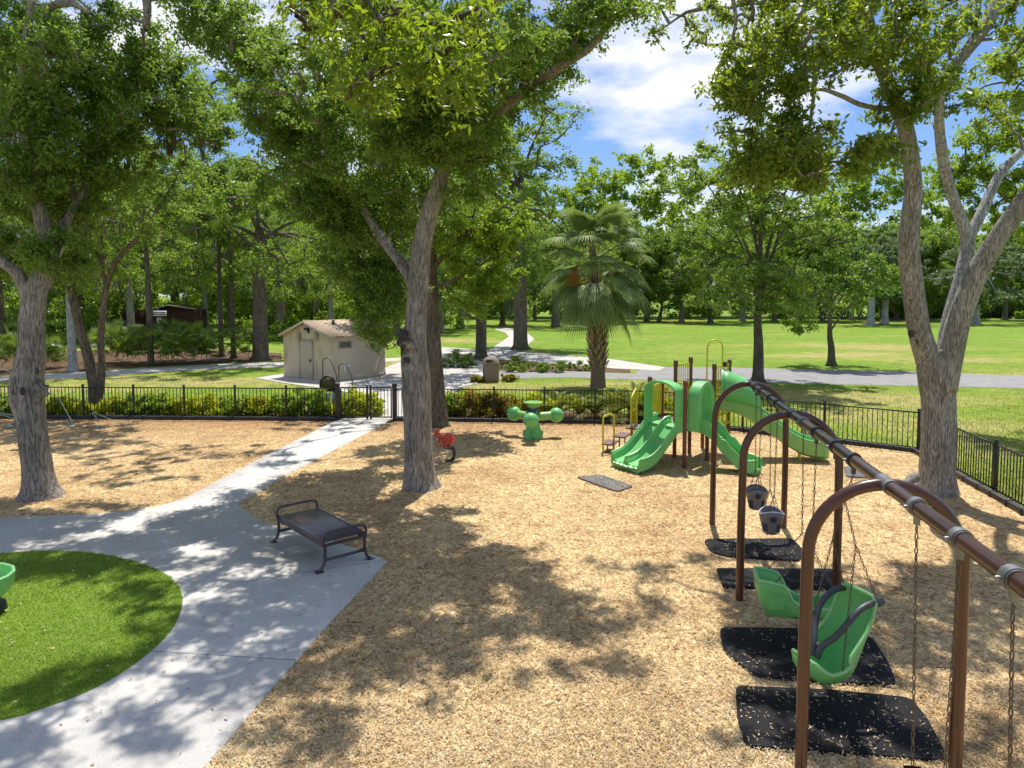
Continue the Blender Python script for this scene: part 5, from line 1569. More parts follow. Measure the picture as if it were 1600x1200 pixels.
# ------------------------------------------------------------------ the trees in the playground
def dark_marks(name, *spots):
    def f(t, rng, cl):
        for k, (u, v, Y, r, sc) in enumerate(spots):
            mb = MB(); mb.ball(W(u, v, Y), r, sc, 18, 14, .85, 3 + k); mb.build(name if k == 0 else "bark_scar", M['hole'], t, 180)
    return f
big_tree("oak_tree", "thick grey-brown oak trunk with a dark sawn stub, alone amid the wood chips", P(657, 768),
    [[(657, 772, 15.9, .66), (657, 764, 15.9, .56), (656, 750, 15.9, .47), (654, 700, 15.9, .40), (652, 640, 15.9, .385), (650, 595, 15.9, .39), (647, 550, 15.9, .37), (650, 500, 15.9, .30), (655, 430, 15.9, .285), (660, 380, 15.85, .275), (672, 330, 15.8, .25), (686, 290, 15.7, .23), (692, 258, 15.6, .19), (702, 200, 15.4, .18), (720, 120, 15, .16), (740, 20, 14.6, .14), (748, -90, 14.2, .10), (730, -200, 13.8, .06)],
     [(652, 470, 15.95, .13), (632, 420, 16.2, .15), (608, 388, 16.5, .145), (580, 345, 16.8, .13), (548, 290, 17, .115), (520, 220, 17.2, .1), (500, 140, 17.2, .08), (470, 60, 17, .05)],
     [(690, 268, 15.6, .13), (735, 205, 15.2, .16), (800, 157, 14.8, .145), (845, 125, 14.5, .13), (885, 97, 14.2, .11), (920, 76, 14, .09), (945, 45, 13.8, .06), (966, 18, 13.7, .045), (1000, -10, 13.5, .025)],
     [(888, 96, 14.2, .07), (900, 60, 14.1, .065), (922, 25, 14, .05), (935, -20, 13.9, .04)],
     [(660, 400, 16, .1), (640, 410, 17, .1), (615, 430, 18, .07), (600, 470, 18.3, .04)],
     [(648, 545, 15.75, .2), (634, 538, 15.62, .16), (628, 532, 15.55, .14)]],
    [(560, 250, 17, 100, 80, 2.2, 46), (690, 190, 15, 120, 70, 2.6, 50), (610, 110, 14, 130, 80, 3, 60), (770, 90, 13.6, 110, 75, 2.5, 46), (850, 70, 15.2, 75, 60, 1.2, 24), (480, 150, 15.5, 90, 70, 2.3, 34),
     (740, 260, 16.2, 70, 60, 1.6, 20), (600, 340, 17.8, 80, 55, 1.5, 24), (598, 470, 18.2, 48, 72, 0.9, 34), (555, 415, 18.6, 55, 55, 1.2, 22), (520, 330, 18, 60, 60, 1.4, 22), (450, 230, 17.5, 60, 60, 1.4, 16), (640, 300, 16.6, 70, 60, 1.5, 18), (905, 40, 13.5, 50, 40, 1, 9), (960, 10, 13.3, 45, 25, 0.8, 6),
     (640, -60, 13.4, 220, 60, 1.7, 30), ('w', (1.3, 14.9, 11.6), (2.4, 2.0, 0.9), 17), ('w', (-3.6, 11.4, 10.0), (2.0, 1.0, 0.7), 16), ('w', (-4.6, 11.0, 9.9), (1.2, .7, .5), 7), ('w', (-1.4, 11.2, 10.4), (.8, .5, .4), 4), (712, 190, 14.3, 55, 55, .8, 12), (690, 120, 13.7, 60, 50, .8, 10), (640, 215, 14.6, 60, 45, .9, 14), (560, 330, 17.2, 55, 50, 1.2, 14), (400, 90, 16, 60, 60, 1.6, 18), (430, 190, 16.6, 50, 50, 1.4, 14), (470, 290, 17, 60, 50, 1.5, 10)],  # unseen clumps above the view, put in to dapple the ground with shade
    M['bark_center'], M['leaf_oak'], 21, dens=1.75, extra=dark_marks('stub', (630, 533, 15.56, .15, (.75, .7, 1.5)), (636, 563, 15.6, .07, (1, .6, .9))))
big_tree("oak_tree", "slim straight reddish-brown trunk close behind the thick middle oak, leafy on one side", P(684, 667),
    [[(688, 672, 23.4, .46), (687, 664, 23.4, .36), (684, 610, 23.4, .30), (680, 540, 23.4, .26), (676, 480, 23.4, .24), (674, 430, 23.4, .22), (676, 370, 23.3, .2), (690, 300, 23, .16), (710, 230, 22.8, .12), (720, 150, 22.5, .08)],
     [(676, 420, 23.4, .12), (710, 380, 23, .11), (750, 350, 22.8, .08), (790, 320, 22.6, .05)],
     [(675, 450, 23.4, .09), (705, 440, 23.2, .08), (735, 420, 23, .05)]],
    [(735, 400, 23.2, 55, 60, 1.6, 38), (775, 340, 22.8, 60, 55, 1.8, 34), (700, 330, 23, 60, 60, 1.8, 30), (745, 455, 23.4, 45, 38, 1.2, 20), (790, 420, 23.4, 30, 40, 1.2, 14), ('w', (-5.2, 24.0, 10.6), (2.4, 1.6, .8), 16), ('w', (-5.0, 28.0, 10.6), (2.4, 1.6, .8), 18), (700, 220, 22.6, 90, 70, 2, 36)],  # world-placed clumps added to shade the mulch and gate path
    M['bark_dark'], M['leaf_bright'], 22, L=.12, Wd=.055, per=170)
big_tree("oak_tree", "stout oak with a swollen knotted trunk on the mulch beside the path", P(62, 783),
    [[(63, 787, 15.2, .66), (62, 777, 15.2, .56), (60, 755, 15.2, .42), (54, 700, 15.2, .375), (47, 650, 15.2, .375), (42, 618, 15.2, .41), (42, 592, 15.2, .40), (48, 560, 15.2, .34), (50, 510, 15.2, .31), (54, 460, 15.2, .29), (68, 430, 15.2, .25), (76, 395, 15.1, .21), (62, 330, 15, .18), (48, 270, 14.9, .16), (42, 200, 14.8, .14), (36, 110, 14.6, .11), (50, 0, 14.3, .08)],
     [(46, 470, 15.2, .17), (28, 428, 15.1, .155), (5, 410, 15, .14), (-40, 378, 14.8, .13), (-120, 320, 14.5, .1), (-200, 230, 14, .07)],
     [(76, 420, 15.3, .13), (98, 360, 15.6, .12), (128, 300, 16, .10), (170, 240, 16.3, .08), (220, 200, 16.5, .06)],
     [(50, 120, 14.6, .1), (75, 40, 14.3, .1), (70, 15, 14.2, .1), (110, 5, 14, .08), (140, 20, 13.9, .05)],
     [(222, -40, 15, .11), (230, 10, 15, .10), (228, 45, 15.1, .07)]],
    [(110, 120, 16.2, 120, 75, 1.8, 50), (200, 165, 16.4, 90, 60, 1.8, 40), (60, 200, 16, 90, 70, 1.6, 34), (165, 255, 16.6, 85, 50, 1.5, 34), (-40, 150, 16.4, 90, 110, 1.8, 36), (30, 300, 15.8, 70, 60, 1.4, 24), (110, 320, 16.6, 70, 50, 1.4, 24),
     (60, 40, 16, 80, 40, 1.4, 18), (48, 190, 14.3, 60, 80, .5, 18), (62, 70, 13.9, 60, 50, .5, 12), (40, 290, 14.5, 45, 40, .5, 7), (200, 60, 16.4, 60, 40, 1.4, 12), (20, 390, 15.6, 40, 45, 1, 10), (78, 385, 15.0, 42, 45, .5, 9), (110, 410, 15.4, 35, 40, .6, 7), (130, -70, 16, 230, 50, 1.6, 34), (330, 30, 16, 60, 45, 1.4, 20), (375, 70, 16, 45, 40, 1.3, 14), (300, 190, 17.4, 60, 60, 1.6, 26), (270, 110, 17, 40, 40, 1.4, 12)],
    M['bark_center'], M['leaf_oak'], 23, dens=1.55, moss=14, knots=((28, 612, 15.0, .19, (0.9, 0.8, 1.3)), (62, 612, 15.1, .2, (0.8, 0.8, 1.2)), (36, 668, 15.0, .16, (1, .7, 1.3))), extra=dark_marks('bark_scar', (34, 612, 14.90, .065, (.9, .5, 1.4)), (58, 580, 14.92, .045, (.8, .5, 1.5))))
big_tree("oak_tree", "slender V-forked brown tree just outside the fence on the far side of the swollen oak", P(148, 645),
    [[(149, 648, 26.4, .42), (149, 640, 26.4, .32), (147, 600, 26.4, .27), (136, 552, 26.4, .22), (124, 510, 26.3, .19), (110, 452, 26.2, .175), (96, 410, 26, .16), (80, 372, 25.8, .13), (60, 320, 25.5, .1), (50, 260, 25, .07)],
     [(152, 632, 26.4, .22), (159, 585, 26.4, .16), (158, 525, 26.4, .15), (165, 455, 26.3, .14), (180, 412, 26.2, .13), (214, 372, 26, .11), (240, 335, 25.8, .08), (270, 290, 25.5, .06)],
     [(165, 450, 26.3, .08), (158, 400, 26, .07), (160, 350, 25.6, .05)]],
    [(150, 330, 25.6, 90, 60, 2.4, 48), (235, 325, 25.6, 65, 55, 2.2, 30), (95, 395, 26.4, 45, 40, 1.6, 20), (150, 420, 26.8, 45, 45, 1.4, 20), (60, 320, 25.5, 60, 60, 2, 22), (250, 260, 25, 70, 60, 2, 26), ('w', (-9.6, 24.2, 10.8), (2.6, 1.5, .7), 18), ('w', (-8.4, 21.4, 10.4), (2.2, 1.0, .6), 10)],  # far-reaching world-placed clumps added to shade the mulch below
    M['bark_dark'], M['leaf_mid'], 24, L=.12, Wd=.055, per=160, moss=18)
big_tree("oak_tree", "large pale grey forked tree with broad glossy leaves behind the swing crossbar", P(1463, 776),
    [[(1463, 786, 15.5, .60), (1463, 772, 15.5, .52), (1464, 740, 15.5, .43), (1466, 700, 15.5, .41), (1466, 640, 15.5, .40), (1464, 595, 15.5, .43), (1462, 568, 15.5, .44), (1458, 545, 15.5, .34)],
     [(1458, 600, 15.5, .27), (1448, 555, 15.45, .29), (1436, 515, 15.35, .265), (1424, 430, 15.2, .245), (1420, 370, 15.1, .235), (1427, 290, 15, .205), (1415, 200, 14.8, .18), (1387, 130, 14.5, .165), (1356, 40, 14.2, .15), (1350, -60, 14, .12)],
     [(1470, 600, 15.6, .25), (1478, 550, 15.65, .24), (1486, 495, 15.7, .2), (1502, 430, 15.8, .17), (1511, 375, 15.9, .165), (1491, 315, 15.8, .14), (1478, 270, 15.6, .135), (1468, 205, 15.3, .115), (1470, 150, 15, .095), (1488, 110, 15, .06)],
     [(1474, 610, 15.4, .3), (1484, 560, 15.35, .31), (1500, 495, 15.2, .275), (1526, 430, 15, .25), (1560, 370, 14.8, .225), (1612, 300, 14.5, .2), (1690, 220, 14, .15)],
     [(1508, 385, 15.9, .14), (1535, 330, 16, .125), (1563, 272, 16.2, .115), (1606, 228, 16.5, .1), (1660, 190, 16.8, .07)],
     [(1462, 135, 15.1, .08), (1500, 92, 15.3, .13), (1545, 32, 15.5, .16), (1575, -40, 15.8, .18)],
     [(1363, 5, 14.2, .08), (1330, 28, 13.8, .07), (1300, 48, 13.5, .06), (1262, 50, 13, .045), (1215, 70, 12.8, .03)],
     [(1405, 172, 14.7, .07), (1350, 165, 14.2, .055), (1315, 150, 13.7, .05), (1280, 140, 13.3, .035), (1230, 150, 12.8, .03)],
     [(1335, 15, 14, .06), (1285, 65, 13.4, .055), (1275, 100, 13.2, .05), (1272, 145, 13.1, .04), (1265, 200, 12.9, .03)],
     [(1140, -30, 12.5, .05), (1150, 30, 12.5, .035), (1146, 60, 12.5, .03), (1165, 75, 12.5, .02)],
     [(1430, 745, 15.0, .13), (1415, 755, 14.8, .1), (1404, 758, 14.7, .05)]],
    [(1200, 95, 12.4, 78, 62, 1.3, 20), (1255, 65, 12.8, 75, 60, 1.4, 20), (1195, 165, 12.3, 70, 55, 1.2, 18), (1150, 130, 12.2, 34, 26, .7, 5), (1225, 230, 12.5, 72, 55, 1.2, 22), (1285, 240, 12.9, 62, 45, 1.2, 12), (1300, 60, 13.2, 50, 55, 1.3, 12),
     (1190, 255, 12.5, 40, 30, .8, 10), (1372, 240, 13.8, 36, 30, .6, 11), (1425, 165, 13.9, 50, 40, .9, 15), (1400, 95, 14, 50, 40, 1, 14), (1330, 95, 13.8, 34, 30, .8, 7), (1440, 60, 14.6, 55, 40, 1.2, 16), (1265, 285, 12.9, 30, 14, .5, 4),
     (1480, 130, 14.8, 50, 50, 1.1, 12), (1545, 60, 15.2, 60, 60, 1.4, 16), (1590, 140, 15.6, 50, 60, 1.4, 14), (1350, -50, 13.5, 230, 40, 2.2, 40), ('w', (4.6, 15.2, 10.2), (1.8, 1.8, 0.8), 22), ('w', (7.6, 13.4, 10.4), (2.6, 1.8, 0.9), 34), ('w', (6.4, 10.6, 10.8), (2.0, 1.4, 0.8), 20), ('w', (4.2, 11.5, 10.2), (1.5, .9, .6), 16)],  # unseen overhead clumps added to cast shade on swings and mats
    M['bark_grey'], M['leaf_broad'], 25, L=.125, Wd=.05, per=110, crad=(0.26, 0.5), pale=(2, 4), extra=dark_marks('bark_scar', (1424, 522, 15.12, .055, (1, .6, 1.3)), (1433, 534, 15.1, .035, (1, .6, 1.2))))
# trees whose trunks stand outside the picture but whose boughs reach into it
big_tree("shade_tree", "yellow-green leafy bough of large leaves hanging in from overhead near the camera", (-7.8, 4.4, 0),
    [[('p', -7.8, 4.4, 0.0, .5), ('p', -7.7, 4.5, 2.5, .36), ('p', -7.2, 4.8, 5.0, .3), ('p', -6.0, 5.4, 7.6, .22), ('p', -4.0, 6.0, 8.6, .14), ('p', -2.2, 6.3, 8.4, .08), ('p', -1.0, 6.4, 7.8, .04)],
     [('p', -3.2, 6.2, 8.5, .07), ('p', -2.4, 6.6, 7.8, .05), ('p', -2.0, 6.8, 7.0, .03)]],
    [(640, 70, 6.4, 90, 60, .7, 9), (560, 30, 6.5, 60, 50, .6, 7), (700, 120, 6.3, 50, 40, .5, 5), (480, 20, 6.8, 60, 30, .6, 5), (600, 135, 6.5, 60, 30, .5, 4), (740, 40, 6.4, 40, 45, .5, 3), ('w', (-3.4, 6.2, 8.6), (2.4, .8, .5), 12)],
    M['bark_dark'], M['leaf_near'], 26, L=.10, Wd=.033, per=62, crad=(0.22, 0.42), dens=2.1)
big_tree("oak_tree", "leafy yellow-green tree seen between the grey forked tree's limbs, by the side fence", P(1720, 640),
    [[(1720, 660, 24, .5), (1715, 600, 24, .36), (1700, 480, 24, .3), (1680, 380, 24, .25), (1640, 260, 23.6, .16), (1600, 150, 23, .1)],
     [(1690, 420, 24, .14), (1620, 350, 23.5, .1), (1560, 300, 23, .06)]],
    [(1570, 210, 23, 60, 70, 2, 30), (1600, 330, 23.4, 50, 55, 2, 26), (1530, 300, 24, 50, 50, 1.6, 20), (1620, 120, 22.5, 80, 90, 2.4, 36), (1720, 230, 23.5, 120, 150, 3, 70), (1490, 260, 24.5, 36, 50, 1.2, 10)],
    M['bark_dark'], M['leaf_bright'], 27, L=.14, Wd=.062, per=140)

# ------------------------------------------------------------------ palm
def fan(base, d, up_hint, pet, R, nseg, droop, rng, lv, pet_mb, pr=0.018, spread=115):
    """one costapalmate frond: a petiole and a fan of drooping segments"""
    d = Vector(d).normalized()
    tip = Vector(base) + d * pet + Vector((0, 0, -0.10 * pet * droop))
    pet_mb.tube(spline([base, Vector(base) + d * pet * 0.5 + Vector((0, 0, 0.04 * pet)), tip], 0.2), pr, 5, cap=False)
    s = d.cross(Vector((0, 0, 1)))
    s = s.normalized() if s.length > 0.05 else Vector((1, 0, 0))
    un = s.cross(d)
    fwd = (d + Vector((0, 0, -0.25 * droop))).normalized()
    Vs, Fs = [], []
    k0 = 0
    for i in range(nseg):
        a = math.radians(-spread + 2 * spread * (i + 0.5) / nseg)
        dir_ = (fwd * math.cos(a) + s * math.sin(a)).normalized()
        lenf = R * (0.72 + 0.28 * math.cos(a)) * rng.uniform(0.9, 1.08)
        wv = dir_.cross(un).normalized()
        prev = []
        for q, w in ((0.0, 0.012), (0.38, 0.030), (0.7, 0.022), (1.0, 0.002)):
            c = tip + dir_ * (lenf * q) + un * (0.10 * R * math.sin(math.pi * min(q, .7)) * (abs(math.sin(a)))) + Vector((0, 0, -droop * lenf * (0.16 * q + 0.62 * q ** 2.4)))
            prev.append((c - wv * w * R, c + wv * w * R))
        for (l0, r0), (l1, r1) in zip(prev[:-1], prev[1:]):
            Vs += [l0, r0, r1, l1]; Fs.append((k0, k0 + 1, k0 + 2, k0 + 3)); k0 += 4
    lv.add((np.array([list(v) for v in Vs]), np.array(Fs)))

def make_palm():
    rng = np.random.default_rng(5)
    b = P(934, 607); Y = b.y
    t = thing("cabbage_palm", "cabbage palm with a boot-covered trunk and drooping fans, behind the fence by the plaza", "palm tree", b)
    top = W(926, 385, Y)
    mb = MB(); bark_tube(mb, [(b.x, b.y, -0.05, .40), (b.x, b.y, .4, .34), (b.x - .02, b.y, 1.4, .33), (b.x - .06, b.y, 3, .33), (b.x - .15, b.y, 4.5, .25), (top.x, top.y, top.z, .15)], 3, 16, .12, .12)
    mb.build("trunk", M['palm_trunk'], t, 60)
    mb = MB()
    for i in range(170):                                   # old leaf bases
        z = 0.95 + 3.5 * (i / 150); a = i * 2.4 + rng.normal(0, .15)
        x0 = b.x - .1 * max(0, z - 1) / 3
        q = Vector((x0 + .31 * math.cos(a), b.y + .31 * math.sin(a), z)); o = Vector((math.cos(a), math.sin(a), 0))
        L = rng.uniform(.26, .42); e = q + o * (.14 + .12 * rng.uniform()) + Vector((0, 0, L)); sd = Vector((-o.y, o.x, 0)); w = rng.uniform(.055, .095)
        mb.add([q - sd * w * 1.4, q + sd * w * 1.4, e + sd * w * .5, e - sd * w * .5, q - sd * w + o * .05, q + sd * w + o * .05, e + sd * w * .4 + o * .03, e - sd * w * .4 + o * .03],
               [(0, 3, 2, 1), (4, 5, 6, 7), (0, 1, 5, 4), (1, 2, 6, 5), (2, 3, 7, 6), (3, 0, 4, 7)])
    mb.build("boots", M['boot'], t, None)
    lv = Leaves(); pm = MB()
    for i in range(64):
        f = i / 63; z = 4.65 + (top.z + .1 - 4.65) * f ** .8
        el = -0.75 + 1.85 * f ** 1.15 + rng.normal(0, .16); a = i * 2.399 + rng.normal(0, .15)
        base = (b.x - .12 + .1 * math.cos(a), b.y + .1 * math.sin(a), z)
        fan(base, (math.cos(a) * math.cos(el), math.sin(a) * math.cos(el), math.sin(el)), None, rng.uniform(1.0, 1.75) * (1.05 if f > .25 else .85), rng.uniform(1.1, 1.35), 38, rng.uniform(.5, .95) * (1.2 - .5 * f), rng, lv, pm)
    multi_mesh("fronds", [(np.vstack(lv.V), np.vstack(lv.F), M['leaf_palm']), (np.vstack(pm.V), np.array(pm.Fc), M['leaf_fern'])], t)
    lv = Leaves(); pm = MB()
    for k in range(3):
        p_ = W(905, 402, Y - .45); fan((p_.x + .04 * k, p_.y, p_.z), (-.3, -.3 + .1 * k, -1), None, .35, .95, 20, .3, rng, lv, pm, .02, 40)
    lv.build("dead_frond", M['leaf_dead'], t, label="hanging orange dead frond")
make_palm()

# palmettos
def palmetto(label, loc, h, nf, seed, R=.56):
    h *= .86
    rng = np.random.default_rng(seed)
    t = thing("palmetto", label, "palmetto", loc)
    lv = Leaves(); pm = MB()
    for i in range(int(nf * 1.9)):
        a = i * 2.399 + rng.normal(0, .2); el = math.radians(rng.uniform(25, 85))
        ox, oy = rng.normal(0, .35 * h, 2)
        z = rng.uniform(.08, .78) * h
        fan((loc[0] + ox, loc[1] + oy, z), (math.cos(a) * math.cos(el), math.sin(a) * math.cos(el), math.sin(el)), None, rng.uniform(.3, .95) * h * .62, R * rng.uniform(.9, 1.3), 20, rng.uniform(.15, .5), rng, lv, pm, .014)
    multi_mesh("fronds", [(np.vstack(lv.V), np.vstack(lv.F), M['leaf_palmetto']), (np.vstack(pm.V), np.array(pm.Fc), M['leaf_fern'])], t)
for i, (u, v, h, nf, lab) in enumerate(((180, 566, 2.3, 46, "bushy palmetto clump beneath the shed, between the V-forked tree and the dark trunk"), (215, 568, 2.4, 46, "dense palmetto clump touching the dark trunk, on the V-forked tree's side"), (262, 568, 2.5, 50, "tall palmetto clump directly beneath the white sign by the shed"),
        (292, 571, 2.4, 46, "palmetto with a leaning stem at the edge of the white path"), (322, 566, 1.8, 30, "small palmetto clump at the end of the row towards the two brown trunks"), (22, 580, 2.4, 40, "yellowish palmetto clump at the picture edge, outside the swollen oak"), (80, 575, 1.6, 26, "low sunlit palmetto between the swollen oak and the whitish trunk"), (388, 562, 2.2, 26, "young cabbage palm sprouting beside the big flared oak trunk near the hut"))):
    p = P(u, v); palmetto(lab, (p.x, p.y, 0), h, nf, 40 + i)

# cycads and shrubs along the fence
def cycad(label, loc, nf, L, seed, group=None):
    rng = np.random.default_rng(seed)
    t = thing("cycad", label, "cycad", loc, group)
    lv = Leaves(); pm = MB()
    for i in range(nf):
        a = i * 2.399 + rng.normal(0, .2); el = math.radians(rng.uniform(25, 82)); l = L * rng.uniform(.8, 1.15)
        h = Vector((math.cos(a), math.sin(a), 0)); pts = [Vector(loc) + Vector((0, 0, .15)) + h * (l * q * math.cos(el) * (1 + .25 * q)) + Vector((0, 0, l * q * math.sin(el) - .42 * l * q ** 2.2)) for q in np.linspace(0, 1, 9)]
        pm.tube(pts, .010, 4, cap=False)
        C, D, Nn, LL = [], [], [], []
        for k in range(26):
            q = .12 + .88 * k / 25; x = q * 8; j = min(7, int(x)); c = pts[j].lerp(pts[j + 1], x - j); tg = (pts[j + 1] - pts[j]).normalized()
            sd = tg.cross(Vector((0, 0, 1))).normalized()
            for s in (-1, 1):
                dd = (sd * s + tg * .55 + Vector((0, 0, .12))).normalized(); C.append(c); D.append(dd); nn = sd.cross(tg).normalized(); nn = (nn - dd * nn.dot(dd)).normalized(); Nn.append(nn); LL.append(.24 * L * math.sin(math.pi * min(1, .15 + .85 * (1 - q * .75))))
        lv.add(kites(np.array([list(c) for c in C]), np.array([list(c) for c in D]), np.array([list(c) for c in Nn]), np.array(LL), np.full(len(C), .024)))
    multi_mesh("fronds", [(np.vstack(lv.V), np.vstack(lv.F), M['leaf_fern']), (np.vstack(pm.V), np.array(pm.Fc), M['leaf_fern'])], t)

def shrub(label, loc, rx, ry, h, leafm, seed, name="shrub", n=46, per=150, L=.075, Wd=.042, group=None):
    rng = np.random.default_rng(seed)
    t = thing(name, label, "shrub", loc, group)
    d = unit(rng.normal(size=(n, 3))); d[:, 2] = np.abs(d[:, 2])
    rad = rng.uniform(.35, 1, n) ** .6
    cl = np.array(loc) + d * rad[:, None] * np.array([rx, ry, h * .86]) + np.array([0, 0, .08])
    mb = MB(); mb.ball((loc[0], loc[1], .03), .19, (1, 1, .45), 10, 6); twigs(mb, [(loc[0], loc[1], .02), (loc[0] + .15, loc[1], .05), (loc[0] - .15, loc[1], .05)], cl, rng, .006, .012)
    mb.build("stems", M['bark_dark'], t, 60)
    lv = Leaves(); lv.add(leaf_cloud(cl, rng.uniform(.16, .3, n) * (h / .9) ** .5, per, L, Wd, rng, .85)); lv.build("foliage", leafm, t)
    return t
def behind(u, off):
    """a spot `off` metres beyond the fence, in the bay seen at column u"""
    run = [FA, FB, FC, FD, FE, FF]
    for a, b in zip(run[:-1], run[1:]):
        d = ray(u, 650); k = d.x / d.y
        den = (b.x - a.x) - k * (b.y - a.y)
        f = (k * a.y - a.x) / den if abs(den) > 1e-9 else -1
        if 0 <= f <= 1:
            q = a.lerp(b, f); y = q.y + off; return (k * y, y, 0)
    return (0, 26, 0)
SH = [(-40, .5, 1.3, .8, 'leaf_hedge_green', "green shrub at the cut-off end of the long fence, behind the rope climber"), (18, .5, 1.0, .85, 'leaf_hedge_green', "dark green shrub behind the fence, half hidden by the swollen oak"),
      (85, .5, .6, .62, 'leaf_hedge', "low yellow-green shrub between the swollen oak and the V-forked tree, behind the fence"), (112, .5, .8, .78, 'leaf_hedge', "yellow shrub touching the V-forked tree's near side"),
      (176, .5, .75, .75, 'leaf_hedge', "small yellow shrub between the V-forked tree and the green hedge shrub"), (214, .5, .8, .86, 'leaf_hedge_green', "round green shrub in the bay after the V-forked tree"), (250, .5, .8, .9, 'leaf_hedge_green', "tall green shrub, first of a dense pair near the fence post"),
      (290, .5, .9, .86, 'leaf_hedge', "wide yellow-green shrub in the middle bay of the long fence"), (330, .5, .9, .8, 'leaf_hedge', "yellow shrub in the middle of the long fence, next to a wide yellow-green one"), (370, .5, .8, .8, 'leaf_hedge_green', "single green shrub between two yellow ones in the long fence row"),
      (408, .5, .9, .85, 'leaf_hedge', "yellow-green shrub in front of the hut's outer wall edge"), (445, .5, .8, 1.05, 'leaf_hedge_green', "taller green shrub below the hut door"), (478, .5, .75, 1.28, 'leaf_hedge_green', "tallest bright green shrub next to the rules sign"),
      (548, .9, .55, 1.0, 'leaf_hedge', "bright yellow shrub seen through the gate"), (575, 1.2, .55, .95, 'leaf_hedge', "bright yellow shrub seen between the gate leaves"), (502, 1.1, .35, .7, 'leaf_hedge', "small yellow shrub behind the rules sign posts"),
      (706, .6, .55, 1.05, 'leaf_hedge_green', "dark green shrub against the slim reddish trunk, behind the fence"), (735, .6, .7, .98, 'leaf_croton', "rust-speckled shrub next to the dark green one by the slim trunk"), (768, .6, .7, 1.02, 'leaf_croton', "rusty yellow shrub below the trash bin"),
      (800, .6, .7, 1.0, 'leaf_croton', "rusty yellow shrub behind the spinner's nearer ball"), (838, .6, .7, .95, 'leaf_hedge', "yellow-green shrub directly behind the spinner hub"), (1010, .6, .7, .9, 'leaf_hedge_green', "green shrub beside the yellow step handrail"), (1042, .7, .7, .9, 'leaf_hedge', "yellow-green shrub behind the play deck railing")]
for i, (u, off, rx, h, lm, lab) in enumerate(SH):
    shrub(lab, behind(u, off), rx, .42, h, M[lm], 60 + i, group="shrubs along the fence")
for i, (u, off, nf, L, lab) in enumerate(((872, .9, 22, 1.35, "upright cycad behind the fence, closest to the spinner"), (905, .7, 22, 1.1, "cycad at the foot of the cabbage palm"), (960, .9, 26, 1.35, "spreading cycad between the cabbage palm and the slide canopy"), (992, 1.0, 26, 1.6, "tallest yellow-green cycad next to the slide canopy"), (1020, 1.3, 20, 1.75, "cycad with upright fronds behind the slide canopy roof"), (930, .6, 16, .9, "low cycad directly below the cabbage palm trunk"))):
    cycad(lab, behind(u, off), nf, L, 90 + i, "cycads behind the fence")
# low plants in the bed beyond the plaza, round the bin
for i, (u, v, rx, h, lm, lab) in enumerate(((706, 574, .9, 1.0, 'leaf_mid', "taller dark shrub in the bed between the slim and the broad trunk"), (728, 575, .9, .8, 'leaf_mid', "low dark shrub below the broad dark trunk"), (795, 581, 1.0, .62, 'leaf_mid', "low shrub in the bed next to the trash bin"), (832, 581, 1.1, .6, 'leaf_mid', "low dark shrub in the middle of the bed beyond the plaza"), (866, 582, 1.0, .7, 'leaf_mid', "low dark shrub in the bed near the cabbage palm"), (905, 579, 1.0, .6, 'leaf_mid', "low shrub in the bed touching the cabbage palm trunk"),
        (745, 597, .35, .3, 'leaf_croton', "tiny rusty plant at the bin foot, on the hut side"), (795, 596, .45, .35, 'leaf_croton', "tiny rusty plant at the bin foot, on the palm side"))):
    p = P(u, v); shrub(lab, (p.x, p.y, 0), rx, .5, h, M[lm], 110 + i, n=18, per=110, L=.1, Wd=.045)
for i, (u, v, L, lab) in enumerate(((807, 573, 1.0, "spiky rosette plant in front of the white path, past the bin"), (731, 568, .9, "spiky rosette plant at the foot of the broad dark trunk"), (712, 566, 1.0, "spiky rosette plant at the bed's end by the slim trunk"))):
    p = P(u, v); cycad(lab, (p.x, p.y, 0), 18, L, 130 + i)
for u, v, lab in ((392, 556, "yellow-green shrub on the grass behind the big dark oak"), (455, 553, "bright green shrub behind the hut's lower gable eave"), (500, 548, "bright sunlit shrub behind the hut roof ridge")):
    p = P(u, v - 20); shrub(lab, (p.x, p.y, 0), 2.2, 1.2, 2.6 if v < 554 else 1.2, M['leaf_bright'], int(u), n=30, per=110, L=.2, Wd=.1)

